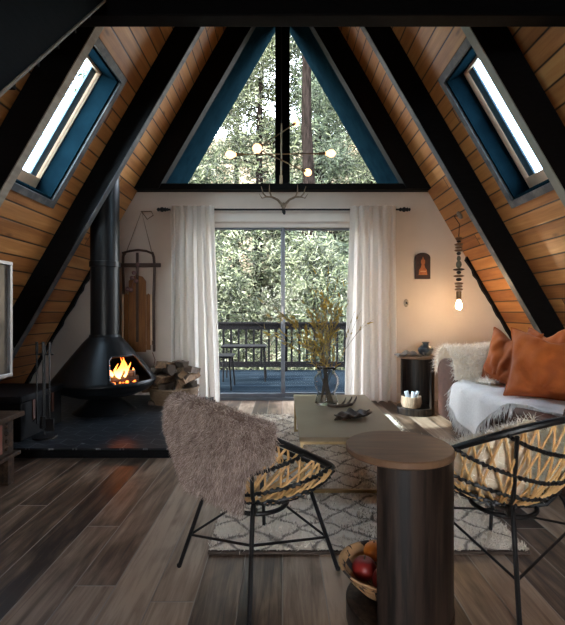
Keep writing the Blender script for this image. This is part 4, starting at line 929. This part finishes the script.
# pillows
def pillow(c, w_, h_, t_, yaw, lean, roll, label, seed):
    rr = random.Random(seed); ph = [rr.uniform(0, 6) for _ in range(6)]
    def fn(sg):
        def g(u, v):
            a, b = (u-.5)*2, (v-.5)*2; ex = 1-.10*(1-b*b)*abs(a)**3; ey = 1-.10*(1-a*a)*abs(b)**3
            th_ = (max(0, (1-a**4))*max(0, (1-b**4)))**.55; chop = .38*math.exp(-((a*1.9)**2))*max(0, b)**1.6
            wr = .20*math.sin(7*a+5*b+ph[0])*math.sin(3*b+ph[1])+.11*math.sin(12*a-9*b+ph[2])*math.cos(4*a+ph[3])+.16*math.sin(9*math.atan2(b+.9, a+.2)+ph[4])
            return Vector((a*w_/2*ex, sg*t_/2*th_*(1+wr), b*h_/2*ey*(1-chop)))
        return g
    mb = MB(); mb.grid(fn(1), 34, 34); mb.grid(fn(-1), 34, 34)
    pl = thing('rust_pillow', label, 'pillow', c, 'rust velvet pillows on the sofa')
    Mx = Matrix.Rotation(yaw, 3, 'Z') @ Matrix.Rotation(lean, 3, 'X') @ Matrix.Rotation(roll, 3, 'Y')
    mb.v = [tuple(Mx @ Vector(v)+Vector(c)) for v in mb.v]; mb.build('cover', M['rust'], pl, angle=80)
    pp_ = [fn(0)(t, 0) for t in np.linspace(0, 1, 20)]+[fn(0)(1, t) for t in np.linspace(0, 1, 20)]+[fn(0)(t, 1) for t in np.linspace(1, 0, 20)]+[fn(0)(0, t) for t in np.linspace(1, 0, 20)]
    mb = MB(); mb.tube([Mx @ p+Vector(c) for p in pp_], .005, 6, closed=True); mb.build('piping', M['rust'], pl)
pillow((1.80, 3.40, .69), .40, .46, .15, D(-58), D(-16), D(6), 'rust velvet pillow farthest along the sofa, beside the sheepskin', 1)
pillow((1.98, 3.22, .73), .44, .44, .12, D(-80), D(-12), D(-4), 'rust velvet pillow behind the other two, only its corner showing', 3)
pillow((1.83, 2.92, .69), .54, .50, .20, D(-32), D(-20), D(4), 'big rust velvet pillow nearest, in front of the others with chopped top', 2)

# ------------------------------------------------------------------ cane chairs
def shellpt(a, t, off=0):
    """a: angle (0 = front), t: 0 rim .. 1 bottom"""
    A, B = .295, .305
    rx, ry = A*math.cos(a), B*math.sin(a); zr = .535-.160*math.cos(a)
    k_ = math.cos(t*PI/2)**.9*.80+.20*(1-t) if t < 1 else 0.0
    cx_ = -.01*t; zb = .300; s_ = (1-math.cos(t*PI/2))
    z = zr+(zb-zr)*math.sin(t*PI/2)**1.0
    r = k_ if t < 1 else 0
    return Vector((rx*r*(1+off)+cx_, ry*r*(1+off), z-off*.15))
def make_chair(label, loc, yaw, seed, lo_=0):
    ch_ = thing('cane_chair', label, 'chair', (0, 0, 0)); rr = random.Random(seed)
    MB().tube([shellpt(a, 0) for a in np.linspace(0, 2*PI, 73)[:-1]], .0125, 10, closed=True).build('rim', M['iron'], ch_, world=False)
    tt_ = np.linspace(0, .98, 60); kk_ = [(math.cos(t*PI/2)**.9*.80+.20*(1-t)) for t in tt_]
    def disc(p, q, off=0):
        r = min(math.hypot(p, q), 1.0); a = math.atan2(q, p); t = float(np.interp(-r, [-k for k in kk_], tt_)); return shellpt(a, t, off)
    mb = MB()
    for W_, T_ in ((48, .22), (80, .42), (112, .60), (144, .76), (172, .90)):      # dark bound bands hanging in loops from the rim, deepest at the back
        pts = []
        for i in range(161):
            dl_ = -1+2*i/160; pts.append(shellpt(PI+D(W_)*dl_, T_*math.cos(dl_*PI/2)**.75 if abs(dl_) < .999 else 0, .018+.010*math.sin(i*1.9)))
        mb.tube(pts, [.0058+.0026*(k % 4 < 2) for k in range(161)], 6)
    mb.build('bound_bands', M['iron'], ch_, world=False)
    mb = MB(); n = 36                                     # canes lean in crossing pairs from the rim down to the seat
    for i in range(n):
        a = 2*PI*(i+rr.uniform(-.25, .25))/n
        for s_ in (-1, 1):
            tw = rr.uniform(.12, .34) if s_ < 0 else -rr.uniform(.45, .95); pts = [shellpt(a+tw*t, t*.95, .004*s_) for t in np.linspace(0, 1, 14)]
            mb.tube(pts, .0045, 6)
    mb.build('cane_shell', M['rattan'], ch_, world=False)
    hub = []
    for q in range(4):
        a = PI/4+q*PI/2+lo_; hub.append(Vector((.09*math.cos(a), .09*math.sin(a), .285)))
    mb = MB(); mb.tube([Vector((.12*math.cos(a), .12*math.sin(a), .283)) for a in np.linspace(0, 2*PI, 33)[:-1]], .009, 8, closed=True); mb.build('seat_ring', M['iron'], ch_, world=False)
    feet = []
    for q in range(4):
        a = PI/4+q*PI/2+lo_; f_ = Vector((.325*math.cos(a), .325*math.sin(a), .006)); k_ = Vector((.30*math.cos(a), .30*math.sin(a), .0)); 
        tp = shellpt(a, .02, .04); md = shellpt(a, .5, .06); lo = shellpt(a, .8, .05)
        kn = shellpt(a, .62, .05)
        mb = MB(); mb.tube([tp, md, lo, Vector((.165*math.cos(a), .165*math.sin(a), .312))], .0075, 8); mb.build('shell_brace', M['iron'], ch_, world=False)
        kt = Vector((.21*math.cos(a), .21*math.sin(a), .345)) if False else kn+(kn-Vector((0,0,kn.z))).normalized()*.01
        kt = Vector((.205*math.cos(a), .205*math.sin(a), .352)); mb = MB(); mb.tube([hub[q], Vector((.155*math.cos(a), .155*math.sin(a), .30)), kt+Vector((-.012*math.cos(a), -.012*math.sin(a), -.006)), kt.lerp(f_, .08), kt.lerp(f_, .5), f_], .0085, 8); mb.ball((f_.x, f_.y, .011), .0105, 8, 6); mb.build('leg', M['iron'], ch_, world=False); feet.append((kt, f_))
    for q in range(4):
        (k0, f0), (k1, f1) = feet[q], feet[(q+1) % 4]; t0, t1 = (.35, .62) if q % 2 == 0 else (.62, .35)
        MB().tube([k0.lerp(f0, t0), k1.lerp(f1, t1)], .005, 8).build('stretcher', M['iron'], ch_, world=False)
    ch_.location = loc; ch_.rotation_euler = (0, 0, yaw); return ch_
LC, LY = Vector((-.10, 1.757, .0)), D(43)
RCc, RY_ = Vector((.885, 1.73, .0)), D(115)
make_chair('round cane chair in the foreground with taupe sheepskin over its back', LC, LY, 5)
make_chair('round cane chair at right holding a cream sheepskin, facing the sofa', RCc, RY_, 6, D(2))

def fur_skin(name, label, cat, loc, yaw, surf, nu, nv, n, L, W, mt, droop, jit=.5, extra=None):
    t = thing(name, label, cat, loc); t.rotation_euler = (0, 0, yaw); mb = MB(); mb.grid(surf, nu, nv)
    mb.build('hide', M['hide'] if mt == 'furcream' else M[mt], t, world=False, solid=.01, angle=80)
    pts, nr = sample(mb, n); return t, mb, pts, nr
# taupe skin over the left chair's back (local chair frame; back = angle 180)
def sk1(u, v):
    a = D(122+(np.interp(v, [.2, .45, .62, 1], [240, 238, 223, 218])-122)*u); 
    hang = .80+.12*math.sin(u*7+1)+.10*math.sin(PI*u)
    if v < .25:      # inside, going up to the rim
        t = (1-v/.25)*.35; p_ = shellpt(a, t, -.09); return p_+Vector((0, 0, .012))
    t = (v-.25)/.75*hang
    rim = shellpt(a, 0); outp = shellpt(a, 0, .12); o_ = (outp-rim); o_.z = 0; o_.normalize()
    if t < .12: k_ = t/.12*PI; return rim+o_*(.018-.030*math.cos(k_)+.005)+Vector((0, 0, .012+.038*math.sin(k_)))
    tt = (t-.12)/.88; base = shellpt(a, tt*.62, 0)
    bul = .045+.020*math.sin(PI*tt)+.012*math.sin(u*9+tt*4); p_ = base+o_*bul
    p_.z = rim.z-.01-tt*(.335+.03*math.sin(PI*u)); return p_
t, mb, pts, nr = fur_skin('taupe_sheepskin', 'thick taupe sheepskin draped over the back of the foreground cane chair', 'sheepskin', LC, LY, sk1, 50, 50, 60000, .04, .005, 'furbrown', None)
cen = np.array([0, 0, .5]); ov = pts-cen[None, :]; r_loc = np.hypot(pts[:, 0], pts[:, 1])
flip = (ov*nr).sum(1) < 0; nr[flip] *= -1
fm = MB(); strands(fm, pts, nr, .022, .0030, (0, 0, -.6), .42, 2); o = fm.build('wool', M['furbrown'], t, world=False, smooth=False); o['kind'] = 'stuff'
# folded flap of that skin at the right
# cream skin in the right chair
def sk2(u, v):
    a = D(-150+300*u); 
    lim = .10+.05*math.sin(3*a); 
    if v < .15: p0 = shellpt(a, 0); q_ = shellpt(a, .12, -.10); k_ = v/.15; q2 = p0+Vector((-.03*math.cos(a), -.03*math.sin(a), .012)); return q2*(1-k_)+q_*k_
    return shellpt(a, .12+.8*(v-.15)/.85, -.10)+Vector((0, 0, .01))
t, mb, pts, nr = fur_skin('cream_chair_sheepskin', 'shaggy cream sheepskin lining the right cane chair and spilling over its rim', 'sheepskin', RCc, RY_, sk2, 60, 30, 24000, .05, .005, 'furcream', None)
ov = pts-np.array([0, 0, .75])[None, :]; flip = (ov*nr).sum(1) > 0; nr[flip] *= -1
up_ = np.hypot(pts[:, 0], pts[:, 1]) > .238; hl = np.hypot(pts[:, 0], pts[:, 1])[:, None]; nr[up_] = np.concatenate([-pts[:, :2]/hl*.35, np.full((len(pts), 1), .9)], 1)[up_]
tf = MB(); arc_ = [shellpt(D(g), 0)*1.0+Vector((0, 0, .02+.015*math.sin(g*.2))) for g in np.linspace(-75, 68, 26)]
tf.tube(arc_, [.018+.018*abs(math.sin(i*.55)) for i in range(26)], 10); tf.build('hide_roll', M['furcream'], t, world=False)
p2, n2 = sample(tf, 6000); pts = np.concatenate([pts, p2]); nr = np.concatenate([nr, n2])
fm = MB(); strands(fm, pts, nr, .035, .0035, (0, 0, -.3), .55, 2); o = fm.build('wool', M['furcream'], t, world=False, smooth=False); o['kind'] = 'stuff'
